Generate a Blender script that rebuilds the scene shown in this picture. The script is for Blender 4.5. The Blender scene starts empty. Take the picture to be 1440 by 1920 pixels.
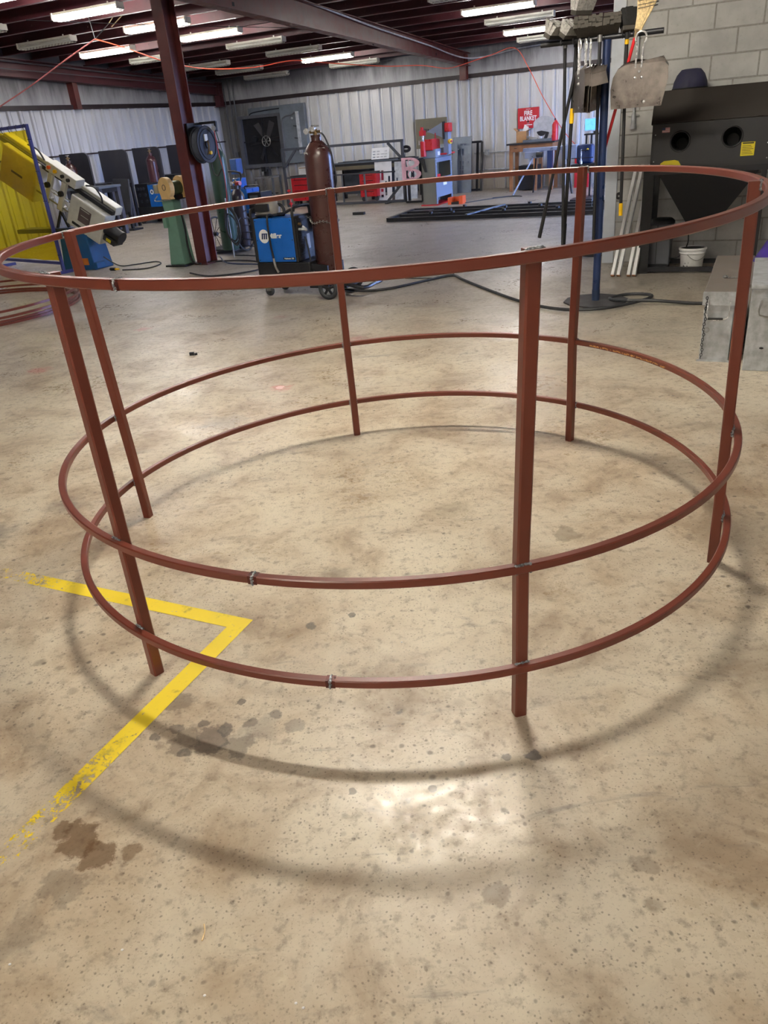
import bpy, math, random
from mathutils import Vector, Matrix, Euler

random.seed(7)
SC = bpy.context.scene
COL = SC.collection
PI = math.pi

# ------------------------------------------------------------------ camera
F_PX, PITCH, ROLL, CAM_H = 1431.41, .465125, -.0880347, 1.47664
cam_d = bpy.data.cameras.new('camera')
cam = bpy.data.objects.new('camera', cam_d)
COL.objects.link(cam)
cam_d.sensor_fit = 'VERTICAL'
cam_d.sensor_height = 36.0
cam_d.lens = F_PX / 1920.0 * 36.0
cam_d.clip_start, cam_d.clip_end = .02, 200
_fw = Vector((0, math.cos(PITCH), -math.sin(PITCH)))
_rt = Vector((1, 0, 0))
_up = _rt.cross(_fw)
_c, _s = math.cos(ROLL), math.sin(ROLL)
_X = _c * _rt + _s * _up
_Y = -_s * _rt + _c * _up
_Z = -_fw
cam.matrix_world = Matrix(((_X.x, _Y.x, _Z.x, 0), (_X.y, _Y.y, _Z.y, 0), (_X.z, _Y.z, _Z.z, CAM_H), (0, 0, 0, 1)))
SC.camera = cam

# ------------------------------------------------------------------ exposure, sky
SC.view_settings.view_transform = 'Standard'
SC.view_settings.look = 'None'
SC.view_settings.gamma = 1.0
SC.view_settings.use_curve_mapping = False
SC.view_settings.exposure = 0.0
world = bpy.data.worlds.new('sky')
SC.world = world
world.use_nodes = True
_bg = world.node_tree.nodes['Background']
_bg.inputs[1].default_value = 34.0
_wt = world.node_tree
_tc = _wt.nodes.new('ShaderNodeTexCoord'); _sx = _wt.nodes.new('ShaderNodeSeparateXYZ'); _mr = _wt.nodes.new('ShaderNodeMapRange'); _mx = _wt.nodes.new('ShaderNodeMix'); _mx.data_type = 'RGBA'
_wt.links.new(_tc.outputs['Generated'], _sx.inputs[0]); _wt.links.new(_sx.outputs[2], _mr.inputs[0])
_mr.inputs[1].default_value, _mr.inputs[2].default_value = -.02, .02
_mx.inputs[6].default_value = (.020, .021, .024, 1)      # yard outside
_mx.inputs[7].default_value = (.34, .50, 1.0, 1)         # daylight sky
_wt.links.new(_mr.outputs[0], _mx.inputs[0]); _wt.links.new(_mx.outputs[2], _bg.inputs[0])
LAMP_W = 120.0           # emission of the fluorescent tubes
LAMP_NEAR = (1.0, .93, .80)
LAMP_NEAR_W = 680.0      # emission raised for the tubes over the round frame
LAMP_MID_W = 215.0       # tubes behind the photographer
LAMP_FAR = (1.0, .96, .92)

# ------------------------------------------------------------------ room frame
# u runs along the back wall, v comes out of it towards the photographer
TH = math.radians(26.5)
AX = Vector((math.cos(TH), -math.sin(TH), 0))
BX = Vector((math.sin(TH), math.cos(TH), 0))
CORNER = Vector((-3.336, 22.499, 0))
def W(u, v, z=0.0):
    p = CORNER + AX * u - BX * v
    return Vector((p.x, p.y, z))
ROT = -TH
def roof_z(v): return 2.80 + .05 * v

# ------------------------------------------------------------------ materials
def srgb(r, g, b):
    def f(c):
        c /= 255.0
        return c / 12.92 if c <= .04045 else ((c + .055) / 1.055) ** 2.4
    return (f(r), f(g), f(b), 1)
MATS = {}
class N:
    """tiny node-tree helper"""
    def __init__(s, m):
        m.use_nodes = True
        s.t = m.node_tree; s.n = s.t.nodes; s.l = s.t.links
        s.b = s.n['Principled BSDF']; s.out = s.n['Material Output']
    def new(s, k, **kw):
        x = s.n.new(k)
        for a, v in kw.items():
            if a.startswith('i_'):
                x.inputs[int(a[2:])].default_value = v
            else: setattr(x, a, v)
        return x
    def link(s, a, b): s.l.new(a, b)
    def pos(s):
        return s.new('ShaderNodeNewGeometry').outputs['Position']
    def obj(s): return s.new('ShaderNodeTexCoord').outputs['Object']
    def noise(s, vec, scale, detail=4, rough=.6, dist=0):
        x = s.new('ShaderNodeTexNoise'); s.link(vec, x.inputs['Vector'])
        x.inputs['Scale'].default_value = scale; x.inputs['Detail'].default_value = detail
        x.inputs['Roughness'].default_value = rough; x.inputs['Distortion'].default_value = dist
        return x.outputs[0]
    def mapr(s, val, a, b, c=0., d=1., smooth=True):
        x = s.new('ShaderNodeMapRange'); x.interpolation_type = 'SMOOTHSTEP' if smooth else 'LINEAR'
        s.link(val, x.inputs[0])
        for i, q in zip((1, 2, 3, 4), (a, b, c, d)): x.inputs[i].default_value = q
        return x.outputs[0]
    def mix(s, fac, a, b):
        x = s.new('ShaderNodeMix', data_type='RGBA')
        for sock, v in ((x.inputs[0], fac), (x.inputs[6], a), (x.inputs[7], b)):
            if hasattr(v, 'is_linked'): s.link(v, sock)
            else: sock.default_value = v
        return x.outputs[2]
    def math(s, op, a, b=None):
        x = s.new('ShaderNodeMath', operation=op)
        for i, v in enumerate((a, b)):
            if v is None: continue
            if hasattr(v, 'is_linked'): s.link(v, x.inputs[i])
            else: x.inputs[i].default_value = v
        return x.outputs[0]
    def vmath(s, op, a, b):
        x = s.new('ShaderNodeVectorMath', operation=op)
        for i, v in enumerate((a, b)):
            if hasattr(v, 'is_linked'): s.link(v, x.inputs[i])
            else: x.inputs[i].default_value = v
        return x.outputs[1] if op in ('LENGTH', 'DISTANCE', 'DOT_PRODUCT') else x.outputs[0]
    def bump(s, h, strength=.2, dist=.01):
        x = s.new('ShaderNodeBump'); x.inputs['Strength'].default_value = strength
        x.inputs['Distance'].default_value = dist
        s.link(h, x.inputs['Height']); s.link(x.outputs[0], s.b.inputs['Normal'])

def mat(name, col, rough=.5, metal=0., var=.25, scale=9., dirt=None, spec=.5, bump=0., emit=None, es=0., dirt_amt=.5, coat=0.):
    """painted / plain surface with grain, wear and an optional dirt tint"""
    if name in MATS: return MATS[name]
    m = bpy.data.materials.new(name); n = N(m)
    c = col if len(col) == 4 else (*col, 1)
    p = n.obj()
    f = n.noise(p, scale, 5, .6)
    dk = tuple(x * (1 - var) for x in c[:3]) + (1,)
    lt = tuple(min(1, x * (1 + var * .6)) for x in c[:3]) + (1,)
    k = n.mix(n.mapr(f, .3, .7), dk, lt)
    if dirt:
        g = n.noise(p, scale * .35, 6, .7)
        k = n.mix(n.mapr(g, .48, .72, 0, dirt_amt), k, dirt if len(dirt) == 4 else (*dirt, 1))
    n.link(k, n.b.inputs['Base Color'])
    n.link(n.mapr(f, .25, .75, max(.05, rough - .1), min(1, rough + .12)), n.b.inputs['Roughness'])
    n.b.inputs['Metallic'].default_value = metal
    n.b.inputs['Specular IOR Level'].default_value = spec
    n.b.inputs['Coat Weight'].default_value = coat
    if emit:
        n.b.inputs['Emission Color'].default_value = emit if len(emit) == 4 else (*emit, 1)
        n.b.inputs['Emission Strength'].default_value = es
    if bump: n.bump(n.noise(p, scale * 6, 3, .6), bump, .004)
    MATS[name] = m
    return m

# ------------------------------------------------------------------ mesh building
class MB:
    def __init__(s): s.v = []; s.f = []
    def add(s, vs, fs):
        k = len(s.v); s.v += [tuple(x) for x in vs]; s.f += [tuple(i + k for i in f) for f in fs]; return s
    def box(s, x0, x1, y0, y1, z0, z1, m=None):
        vs = [Vector(p) for p in ((x0,y0,z0),(x1,y0,z0),(x1,y1,z0),(x0,y1,z0),(x0,y0,z1),(x1,y0,z1),(x1,y1,z1),(x0,y1,z1))]
        if m: vs = [m @ p for p in vs]
        return s.add(vs, [(0,3,2,1),(4,5,6,7),(0,1,5,4),(1,2,6,5),(2,3,7,6),(3,0,4,7)])
    def cbox(s, c, sx, sy, sz, rot=(0,0,0)):
        m = Matrix.Translation(c) @ Euler(rot).to_matrix().to_4x4()
        return s.box(-sx/2, sx/2, -sy/2, sy/2, -sz/2, sz/2, m)
    def bar(s, a, b, w, h=None, up=(0,0,1)):
        """rectangular bar from a to b"""
        h = h or w; a, b = Vector(a), Vector(b); d = (b-a).normalized(); up = Vector(up)
        if abs(d.dot(up)) > .99: up = Vector((0,1,0))
        x = d.cross(up).normalized(); y = x.cross(d).normalized()
        vs = [p + x*i*w/2 + y*j*h/2 for p in (a, b) for i, j in ((-1,-1),(1,-1),(1,1),(-1,1))]
        return s.add(vs, [(0,1,2,3),(7,6,5,4),(0,4,5,1),(1,5,6,2),(2,6,7,3),(3,7,4,0)])
    def cyl(s, a, b, r, r2=None, n=14, cap=True):
        a, b = Vector(a), Vector(b); r2 = r if r2 is None else r2
        d = (b-a).normalized(); up = Vector((0,0,1)) if abs(d.z) < .95 else Vector((1,0,0))
        x = d.cross(up).normalized(); y = d.cross(x).normalized()
        vs = []
        for p, q in ((a, r), (b, r2)):
            vs += [p + (x*math.cos(2*PI*i/n) + y*math.sin(2*PI*i/n))*q for i in range(n)]
        fs = [(i, n+i, n+(i+1) % n, (i+1) % n) for i in range(n)]
        if cap: fs += [tuple(range(n)), tuple(range(2*n-1, n-1, -1))]
        return s.add(vs, fs)
    def tube(s, pts, r, n=8, closed=False, sub=6):
        pts = [Vector(p) for p in pts]
        if sub > 1 and len(pts) > 2: pts = spline(pts, sub, closed)
        m = len(pts); prev = None; rings = []
        for i, p in enumerate(pts):
            q0 = pts[(i-1) % m] if (closed or i > 0) else p
            q1 = pts[(i+1) % m] if (closed or i < m-1) else p
            d = (q1-q0).normalized()
            if prev is None:
                up = Vector((0,0,1)) if abs(d.z) < .9 else Vector((1,0,0))
                x = d.cross(up).normalized()
            else: x = (prev - d*prev.dot(d)).normalized()
            prev = x; y = d.cross(x)
            rings.append([p + (x*math.cos(2*PI*k/n) + y*math.sin(2*PI*k/n))*(r if not callable(r) else r(i/(m-1))) for k in range(n)])
        vs = [v for g in rings for v in g]; fs = []
        for i in range(m if closed else m-1):
            j = (i+1) % m
            for k in range(n): fs.append((i*n+k, j*n+k, j*n+(k+1) % n, i*n+(k+1) % n))
        if not closed: fs += [tuple(range(n-1, -1, -1)), tuple(range((m-1)*n, m*n))]
        return s.add(vs, fs)
    def lathe(s, prof, c=(0,0,0), n=24, m=None):
        c = Vector(c); vs = []; fs = []
        for r, z in prof:
            for i in range(n):
                p = Vector((r*math.cos(2*PI*i/n), r*math.sin(2*PI*i/n), z))
                vs.append((m @ p if m else p) + c)
        for j in range(len(prof)-1):
            for i in range(n):
                fs.append((j*n+i, j*n+(i+1) % n, (j+1)*n+(i+1) % n, (j+1)*n+i))
        fs += [tuple(range(n-1, -1, -1)), tuple(range((len(prof)-1)*n, len(prof)*n))]
        return s.add(vs, fs)
    def prism(s, poly, d0, d1, axis='y', m=None):
        """2-D outline extruded; axis y: outline in x,z - axis x: outline in y,z - axis z: outline in x,y"""
        def P(a, b, d):
            q = {'y': (a, d, b), 'x': (d, a, b), 'z': (a, b, d)}[axis]
            return m @ Vector(q) if m else Vector(q)
        n = len(poly)
        vs = [P(a, b, d0) for a, b in poly] + [P(a, b, d1) for a, b in poly]
        fs = [(i, (i+1) % n, n+(i+1) % n, n+i) for i in range(n)] + [tuple(range(n-1, -1, -1)), tuple(range(n, 2*n))]
        return s.add(vs, fs)
    def plate_hole(s, x0, x1, z0, z1, cx, cz, r, d0, d1, n=32, m=None):
        """x-z plate from depth d0 to d1 with a round hole"""
        outer = []; inner = []
        for i in range(n):
            t = 2*PI*(i+.5)/n; c, q = math.cos(t), math.sin(t)
            inner.append((cx + r*c, cz + r*q))
            k = min(((x1-cx)/c if c > 0 else (x0-cx)/c) if abs(c) > 1e-6 else 1e9, ((z1-cz)/q if q > 0 else (z0-cz)/q) if abs(q) > 1e-6 else 1e9)
            outer.append((cx + k*c, cz + k*q))
        vs = []
        for d in (d0, d1):
            for ring in (outer, inner): vs += [((m @ Vector((a, d, b))) if m else Vector((a, d, b))) for a, b in ring]
        fs = []
        for i in range(n):
            j = (i+1) % n
            fs += [(i, j, n+j, n+i), (2*n+i, 3*n+i, 3*n+j, 2*n+j), (n+i, n+j, 3*n+j, 3*n+i), (i, 2*n+i, 2*n+j, j)]
        s.add(vs, fs)
        # fill the corners
        for a, b in ((x0, z0), (x1, z0), (x1, z1), (x0, z1)):
            near = sorted(range(n), key=lambda i: (outer[i][0]-a)**2 + (outer[i][1]-b)**2)[:2]
            p, q = outer[near[0]], outer[near[1]]
            s.prism([p, (a, b), q], d0, d1, 'y', m)
        return s
    def sphere(s, c, rx, ry=None, rz=None, n=12, k=8):
        ry = ry or rx; rz = rz or rx
        c = Vector(c); vs = [c + Vector((0,0,-rz))]; fs = []
        for j in range(1, k):
            t = -PI/2 + PI*j/k
            for i in range(n):
                vs.append(c + Vector((rx*math.cos(t)*math.cos(2*PI*i/n), ry*math.cos(t)*math.sin(2*PI*i/n), rz*math.sin(t))))
        vs.append(c + Vector((0,0,rz)))
        for i in range(n): fs.append((0, 1+(i+1) % n, 1+i))
        for j in range(k-2):
            for i in range(n): fs.append((1+j*n+i, 1+j*n+(i+1) % n, 1+(j+1)*n+(i+1) % n, 1+(j+1)*n+i))
        e = len(vs)-1
        for i in range(n): fs.append((1+(k-2)*n+i, 1+(k-2)*n+(i+1) % n, e))
        return s.add(vs, fs)
    def torus(s, c, R, r, axis='z', n=28, k=8, m=None):
        c = Vector(c); pts = []
        for i in range(n):
            t = 2*PI*i/n
            p = {'z': Vector((R*math.cos(t), R*math.sin(t), 0)), 'y': Vector((R*math.cos(t), 0, R*math.sin(t))), 'x': Vector((0, R*math.cos(t), R*math.sin(t)))}[axis]
            pts.append((m @ p if m else p) + c)
        return s.tube(pts, r, k, True, 1)
    def mesh(s, name):
        me = bpy.data.meshes.new(name); me.from_pydata(s.v, [], s.f); me.validate(); me.update()
        return me
    def build(s, name, material, parent=None, smooth=False, bevel=0.):
        me = s.mesh(name)
        bm_fix(me)
        return obj(name, me, material, parent, smooth, bevel)

import bmesh
def bm_fix(me):
    bm = bmesh.new(); bm.from_mesh(me)
    bmesh.ops.recalc_face_normals(bm, faces=bm.faces[:])
    bm.to_mesh(me); bm.free()

def spline(pts, sub, closed=False):
    out = []; n = len(pts)
    for i in range(n if closed else n-1):
        p1, p2 = pts[i], pts[(i+1) % n]
        p0 = pts[(i-1) % n] if (closed or i > 0) else p1
        p3 = pts[(i+2) % n] if (closed or i+2 < n) else p2
        for k in range(sub):
            t = k/sub
            out.append(.5*((2*p1) + (p2-p0)*t + (2*p0-5*p1+4*p2-p3)*t*t + (3*p1-p0-3*p2+p3)*t**3))
    if not closed: out.append(pts[-1])
    return out

def obj(name, me, material, parent=None, smooth=False, bevel=0.):
    o = bpy.data.objects.new(name, me); COL.objects.link(o)
    if material is not None and len(me.materials) == 0: me.materials.append(material)
    if parent is not None: o.parent = parent
    if smooth:
        me.polygons.foreach_set('use_smooth', [True]*len(me.polygons))
        try:
            me.set_sharp_from_angle(angle=math.radians(40))
        except Exception: pass
    if bevel:
        b = o.modifiers.new('bevel', 'BEVEL'); b.width = bevel; b.segments = 2; b.limit_method = 'ANGLE'
    return o

def tag(o, label=None, cat=None, group=None, kind=None):
    if label: o['label'] = label
    if cat: o['category'] = cat
    if group: o['group'] = group
    if kind: o['kind'] = kind
    return o

def thing(name, label, cat, u, v, z=0., rot=0., group=None):
    """an Empty at room position (u, v); local x = along the back wall, local y = away from the photographer"""
    o = bpy.data.objects.new(name, None); COL.objects.link(o); o.empty_display_size = .05
    o.location = W(u, v, z); o.rotation_euler = (0, 0, ROT + rot)
    return tag(o, label, cat, group)

def copy_tree(o, parent=None):
    c = o.copy(); COL.objects.link(c); c.parent = parent
    for ch in list(o.children): copy_tree(ch, c)
    return c

def text_mesh(txt, size, material, parent, loc, rot, name='lettering', shear=0., bold=.0, sx=1., extrude=.0015, align='CENTER'):
    cu = bpy.data.curves.new(name, 'FONT'); cu.body = txt; cu.size = size; cu.extrude = extrude
    cu.align_x = align; cu.align_y = 'CENTER'; cu.offset = bold; cu.shear = shear
    t = bpy.data.objects.new('tmp', cu); COL.objects.link(t)
    dg = bpy.context.evaluated_depsgraph_get(); dg.update()
    me = bpy.data.meshes.new_from_object(t.evaluated_get(dg))
    bpy.data.objects.remove(t); bpy.data.curves.remove(cu)
    me.name = name; me.materials.clear()
    m = Matrix.Translation(loc) @ Euler(rot).to_matrix().to_4x4() @ Matrix.Diagonal((sx, 1, 1, 1))
    me.transform(m)
    return obj(name, me, material, parent)

# shared materials ---------------------------------------------------------
M_primer = mat('red_oxide_primer', srgb(112, 50, 42), .34, .0, .22, 22, srgb(78, 36, 30), .5, dirt_amt=.6)
M_maroon = mat('maroon_steel', srgb(92, 40, 38), .42, 0, .2, 6, srgb(58, 28, 30), dirt_amt=.6)
M_maroon_dk = mat('maroon_purlin', srgb(82, 38, 44), .5, 0, .22, 3, srgb(42, 24, 30), dirt_amt=.6)
M_weld = mat('weld_metal', srgb(150, 154, 158), .3, .5, .4, 120, srgb(44, 48, 54), dirt_amt=.75)
M_blackp = mat('black_plastic', srgb(24, 24, 27), .6, 0, .2, 20)
M_blackm = mat('black_steel', srgb(34, 35, 40), .4, .3, .25, 10, srgb(52, 48, 46), dirt_amt=.4)
M_darkbl = mat('dark_panel', srgb(40, 44, 56), .6, 0, .25, 5, srgb(70, 70, 74), dirt_amt=.35)
M_rubber = mat('rubber_hose', srgb(46, 48, 52), .55, 0, .2, 30)
M_grey = mat('grey_machine_paint', srgb(120, 126, 132), .42, 0, .12, 8, srgb(80, 80, 82), dirt_amt=.4)
M_lgrey = mat('pale_grey_paint', srgb(196, 196, 186), .42, 0, .1, 8, srgb(140, 138, 130), dirt_amt=.4)
M_blue = mat('bright_blue_paint', srgb(18, 92, 178), .35, 0, .08, 8)
M_navy = mat('navy_paint', srgb(30, 48, 88), .35, 0, .15, 8, srgb(22, 28, 44), dirt_amt=.5)
M_bluebase = mat('blue_base_paint', srgb(22, 84, 138), .45, 0, .15, 6, srgb(20, 52, 84), dirt_amt=.6)
M_red = mat('red_paint', srgb(186, 28, 38), .35, 0, .12, 8, srgb(110, 20, 28), dirt_amt=.4)
M_redsign = mat('sign_red', srgb(178, 26, 40), .4, 0, .05, 5)
M_white = mat('white_paint', srgb(232, 232, 232), .45, 0, .04, 6)
M_dwhite = mat('scuffed_white', srgb(222, 222, 220), .45, 0, .05, 8, srgb(150, 146, 138), dirt_amt=.35)
M_steel = mat('bare_steel', srgb(170, 170, 168), .35, .85, .25, 14, srgb(100, 96, 92), dirt_amt=.6)
M_chrome = mat('bright_wire', srgb(225, 225, 225), .25, .55, .1, 20)
M_alu = mat('scuffed_aluminium', srgb(128, 120, 114), .34, .7, .3, 9, srgb(72, 64, 60), dirt_amt=.8)
M_yellow = mat('yellow_plastic', srgb(240, 190, 20), .45, 0, .1, 20)
M_ylabel = mat('yellow_label', srgb(214, 196, 24), .5, 0, .06, 20)
M_brass = mat('brass', srgb(150, 124, 88), .35, .8, .3, 40)
M_brown = mat('brown_cylinder_paint', srgb(66, 38, 36), .3, 0, .18, 5, srgb(96, 78, 76), dirt_amt=.5)
M_green = mat('green_cylinder_paint', srgb(50, 78, 68), .35, 0, .2, 5, srgb(30, 50, 42), dirt_amt=.5)
M_mint = mat('green_pedestal_paint', srgb(112, 152, 134), .45, 0, .1, 6, srgb(84, 120, 104), dirt_amt=.4)
M_cream = mat('cream_paint', srgb(222, 186, 124), .45, 0, .1, 6, srgb(170, 136, 84), dirt_amt=.4)
M_orange = mat('orange_plastic', srgb(228, 96, 52), .45, 0, .1, 9)
M_ocord = mat('orange_cord', srgb(226, 88, 62), .5, 0, .08, 9)
M_wood = mat('worn_wood', srgb(150, 100, 62), .55, 0, .3, 5, srgb(90, 58, 38), dirt_amt=.5)
M_card = mat('cardboard', srgb(168, 126, 82), .7, 0, .12, 9)
M_straw = mat('broom_straw', srgb(226, 200, 150), .7, 0, .3, 60)
M_pink = mat('pink_paint', srgb(232, 186, 206), .45, 0, .12, 10, srgb(200, 130, 150), dirt_amt=.5)
M_olive = mat('olive_sheet', srgb(102, 96, 78), .55, 0, .12, 4)
M_plate = mat('grey_sheet_steel', srgb(108, 116, 126), .4, .5, .15, 5, srgb(76, 80, 88), dirt_amt=.5)
M_screen = mat('lit_screen', srgb(110, 190, 235), .3, emit=srgb(110, 195, 240), es=.9)
M_purple = mat('purple_cloth', srgb(58, 40, 128), .8, 0, .3, 6)
M_tubeoff = mat('unlit_tube', srgb(214, 214, 204), .35, 0, .03, 5)
M_fix = mat('fixture_enamel', srgb(214, 210, 196), .4, 0, .06, 5, srgb(150, 144, 128), dirt_amt=.5)
M_galv = mat('galvanised_sheet', srgb(186, 190, 194), .42, .25, .25, 16, srgb(118, 120, 124), dirt_amt=.6)
M_dusttop = mat('dusty_lid', srgb(118, 110, 104), .6, .1, .15, 6)
M_rope = mat('hemp_rope', srgb(150, 130, 100), .8)
# ================================================================== FLOOR
def floor_material():
    m = bpy.data.materials.new('sealed_concrete'); n = N(m); p = n.pos()
    big = n.noise(p, .55, 5, .6, .4); mid = n.noise(p, 3.2, 6, .62, .6); fine = n.noise(p, 26, 5, .65); grit = n.noise(p, 140, 3, .6)
    c = n.mix(n.mapr(big, .34, .62), srgb(172, 152, 127), srgb(202, 189, 167))
    c = n.mix(n.mapr(mid, .35, .7, 0, .6), c, srgb(218, 208, 188))
    c = n.mix(n.mapr(mid, .52, .28, 0, .65), c, srgb(142, 120, 97))
    md2 = n.noise(p, 9, 7, .7, .9)
    c = n.mix(n.mapr(md2, .54, .74, 0, .5), c, srgb(130, 112, 93))
    c = n.mix(n.mapr(md2, .44, .28, 0, .5), c, srgb(214, 202, 178))
    c = n.mix(n.mapr(fine, .5, .72, 0, .55), c, srgb(118, 103, 88))
    c = n.mix(n.mapr(grit, .56, .72, 0, .5), c, srgb(104, 91, 79))
    # streaky grey scuffs, drawn out along the shop
    st = n.new('ShaderNodeMapping'); n.link(p, st.inputs[0]); st.inputs['Rotation'].default_value = (0, 0, .5); st.inputs['Scale'].default_value = (1.0, 4.2, 1)
    sc = n.noise(st.outputs[0], 2.6, 7, .68, .8)
    c = n.mix(n.mapr(sc, .58, .74, 0, .5), c, srgb(104, 98, 96))
    # little round drips of oil and spatter
    warp = n.new('ShaderNodeTexNoise'); n.link(p, warp.inputs['Vector']); warp.inputs['Scale'].default_value = 9; warp.inputs['Detail'].default_value = 3
    wv = n.vmath('MULTIPLY', n.vmath('SUBTRACT', warp.outputs[1], (.5, .5, .5)), (.035, .035, 0))
    pw = n.vmath('ADD', p, wv)
    dens = n.noise(p, 1.1, 3, .5)
    for scale, lo, hi, amt, col, dlo in ((6, .06, .15, .45, srgb(104, 88, 74), .44), (13, .05, .15, .7, srgb(78, 70, 63), .45), (30, .06, .2, .6, srgb(80, 70, 61), .40), (90, .10, .3, .55, srgb(84, 72, 62), .34)):
        vo = n.new('ShaderNodeTexVoronoi'); n.link(pw, vo.inputs['Vector']); vo.inputs['Scale'].default_value = scale
        vo.voronoi_dimensions = '2D'
        wn = n.new('ShaderNodeSeparateColor'); n.link(vo.outputs['Color'], wn.inputs[0])
        pick = n.mapr(wn.outputs[0], .83, .87)
        spot = n.math('MULTIPLY', n.mapr(vo.outputs['Distance'], hi, lo), pick)
        spot = n.math('MULTIPLY', spot, n.mapr(dens, dlo, dlo + .16, .12, amt))
        c = n.mix(spot, c, col)
    # stains that can be found on the floor: x, y, radius, stretch, colour, strength
    stains = [(-.80, 1.325, .055, 1.0, srgb(92, 64, 34), .85), (-.745, 1.28, .045, 1, srgb(92, 64, 34), .85), (-.86, 1.36, .03, 1, srgb(92, 64, 34), .8),
              (-.66, 1.275, .028, 1, srgb(96, 70, 40), .7), (-.53, 1.625, .06, 1, srgb(88, 78, 72), .8), (-.46, 1.60, .05, 1, srgb(92, 84, 78), .7), (-.61, 1.64, .05, 1, srgb(92, 82, 74), .65),
              (-.66, 1.80, .05, 1, srgb(110, 98, 86), .7), (-.70, 1.66, .018, 1, srgb(78, 72, 70), .8), (-.64, 1.69, .022, 1, srgb(84, 78, 76), .7), (-.57, 1.70, .02, 1, srgb(80, 74, 72), .8), (-.50, 1.67, .026, 1, srgb(78, 72, 70), .8), (-.43, 1.69, .022, 1, srgb(84, 78, 74), .7), (-.36, 1.71, .02, 1, srgb(84, 78, 76), .7), (-.60, 1.59, .02, 1, srgb(72, 64, 60), .8), (-.30, 1.66, .03, 1, srgb(100, 94, 90), .5), (-.47, 1.78, .016, 1, srgb(70, 64, 62), .8), (-.28, 2.14, .02, 1, srgb(70, 70, 72), .8), (-.14, 2.18, .014, 1, srgb(64, 62, 62), .8), (-.14, 1.40, .012, 1, srgb(70, 62, 56), .8), (.06, 1.385, .012, 1, srgb(70, 62, 56), .8), (.26, 1.47, .014, 1, srgb(92, 90, 92), .7), (-.40, 1.66, .07, 1, srgb(120, 112, 106), .5), (-.80, 1.20, .06, 1, srgb(104, 94, 84), .5), (-.86, 1.08, .07, 1, srgb(98, 88, 80), .5),
              (.70, 2.60, .06, 1, srgb(120, 106, 86), .6), (.17, 1.085, .032, 1, srgb(120, 104, 88), .6), (.33, 1.47, .02, 1, srgb(70, 72, 80), .8), (.50, 1.12, .03, 1, srgb(112, 96, 80), .5),
              (-2.59, 5.93, .12, 1, srgb(196, 92, 92), .75), (-2.06, 7.11, .10, 1, srgb(196, 100, 100), .7), (-.61, 4.90, .085, 1, srgb(206, 110, 110), .8), (-.61, 4.90, .035, 1, srgb(246, 214, 214), .9), (-.10, 6.06, .10, 1, srgb(186, 116, 110), .6), (-.79, 7.10, .10, 1, srgb(186, 110, 104), .55),
              (-1.75, 3.05, .16, 1, srgb(96, 88, 86), .6), (-1.5, 3.3, .14, 1, srgb(104, 96, 92), .5), (-2.4, 2.9, .22, 1, srgb(70, 66, 64), .7), (-1.35, 1.95, .12, 1, srgb(110, 102, 98), .5),
              (1.97, 6.52, .42, 1, srgb(70, 66, 66), .75), (1.35, 2.5, .25, 1, srgb(124, 110, 94), .45), (1.05, 1.75, .22, 1, srgb(116, 104, 90), .45), (-.9, 4.3, .18, 1, srgb(118, 112, 108), .5), (.3, 2.9, .12, 1, srgb(136, 122, 100), .5), (-.2, 2.45, .08, 1, srgb(104, 94, 82), .5)]
    w2 = n.new('ShaderNodeTexNoise'); n.link(p, w2.inputs['Vector']); w2.inputs['Scale'].default_value = 16; w2.inputs['Detail'].default_value = 7; w2.inputs['Roughness'].default_value = .68
    wv2 = n.vmath('MULTIPLY', n.vmath('SUBTRACT', w2.outputs[1], (.5, .5, .5)), (1, 1, 0))
    warped = {}
    for i, (x, y, r, k, col, amt) in enumerate(stains):
        sc_r = round(min(.24, r * 2.6), 2)
        if sc_r not in warped:
            sh = n.vmath('SCALE', wv2, (0, 0, 0)); sh.node.inputs['Scale'].default_value = sc_r
            warped[sc_r] = n.vmath('ADD', p, sh)
        d = n.vmath('DISTANCE', warped[sc_r], (x, y, 0))
        soft = .25 if r < .07 else .75
        c = n.mix(n.mapr(d, r * 1.05, r * (1 - soft), 0, amt * .85), c, col)
    # greyer, darker tint with a noisy edge, growing towards the back wall
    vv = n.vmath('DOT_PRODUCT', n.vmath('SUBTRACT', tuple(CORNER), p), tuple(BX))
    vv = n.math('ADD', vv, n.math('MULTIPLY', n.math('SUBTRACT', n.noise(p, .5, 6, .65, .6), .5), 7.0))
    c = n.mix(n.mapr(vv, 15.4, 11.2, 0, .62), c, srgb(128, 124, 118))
    n.link(c, n.b.inputs['Base Color'])
    rr = n.mapr(n.noise(p, 1.7, 6, .65, .5), .3, .7, .25, .47)
    rr = n.math('ADD', rr, n.mapr(fine, .3, .75, -.04, .12))
    n.link(rr, n.b.inputs['Roughness'])
    n.b.inputs['Specular IOR Level'].default_value = .45
    h = n.math('ADD', n.math('MULTIPLY', mid, .5), n.math('MULTIPLY', fine, .25))
    n.bump(h, .10, .006)
    return m
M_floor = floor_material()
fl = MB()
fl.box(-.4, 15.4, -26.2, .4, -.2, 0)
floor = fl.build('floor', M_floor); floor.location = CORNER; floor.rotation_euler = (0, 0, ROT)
tag(floor, 'stained sealed concrete workshop floor', None, kind='structure')

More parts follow.
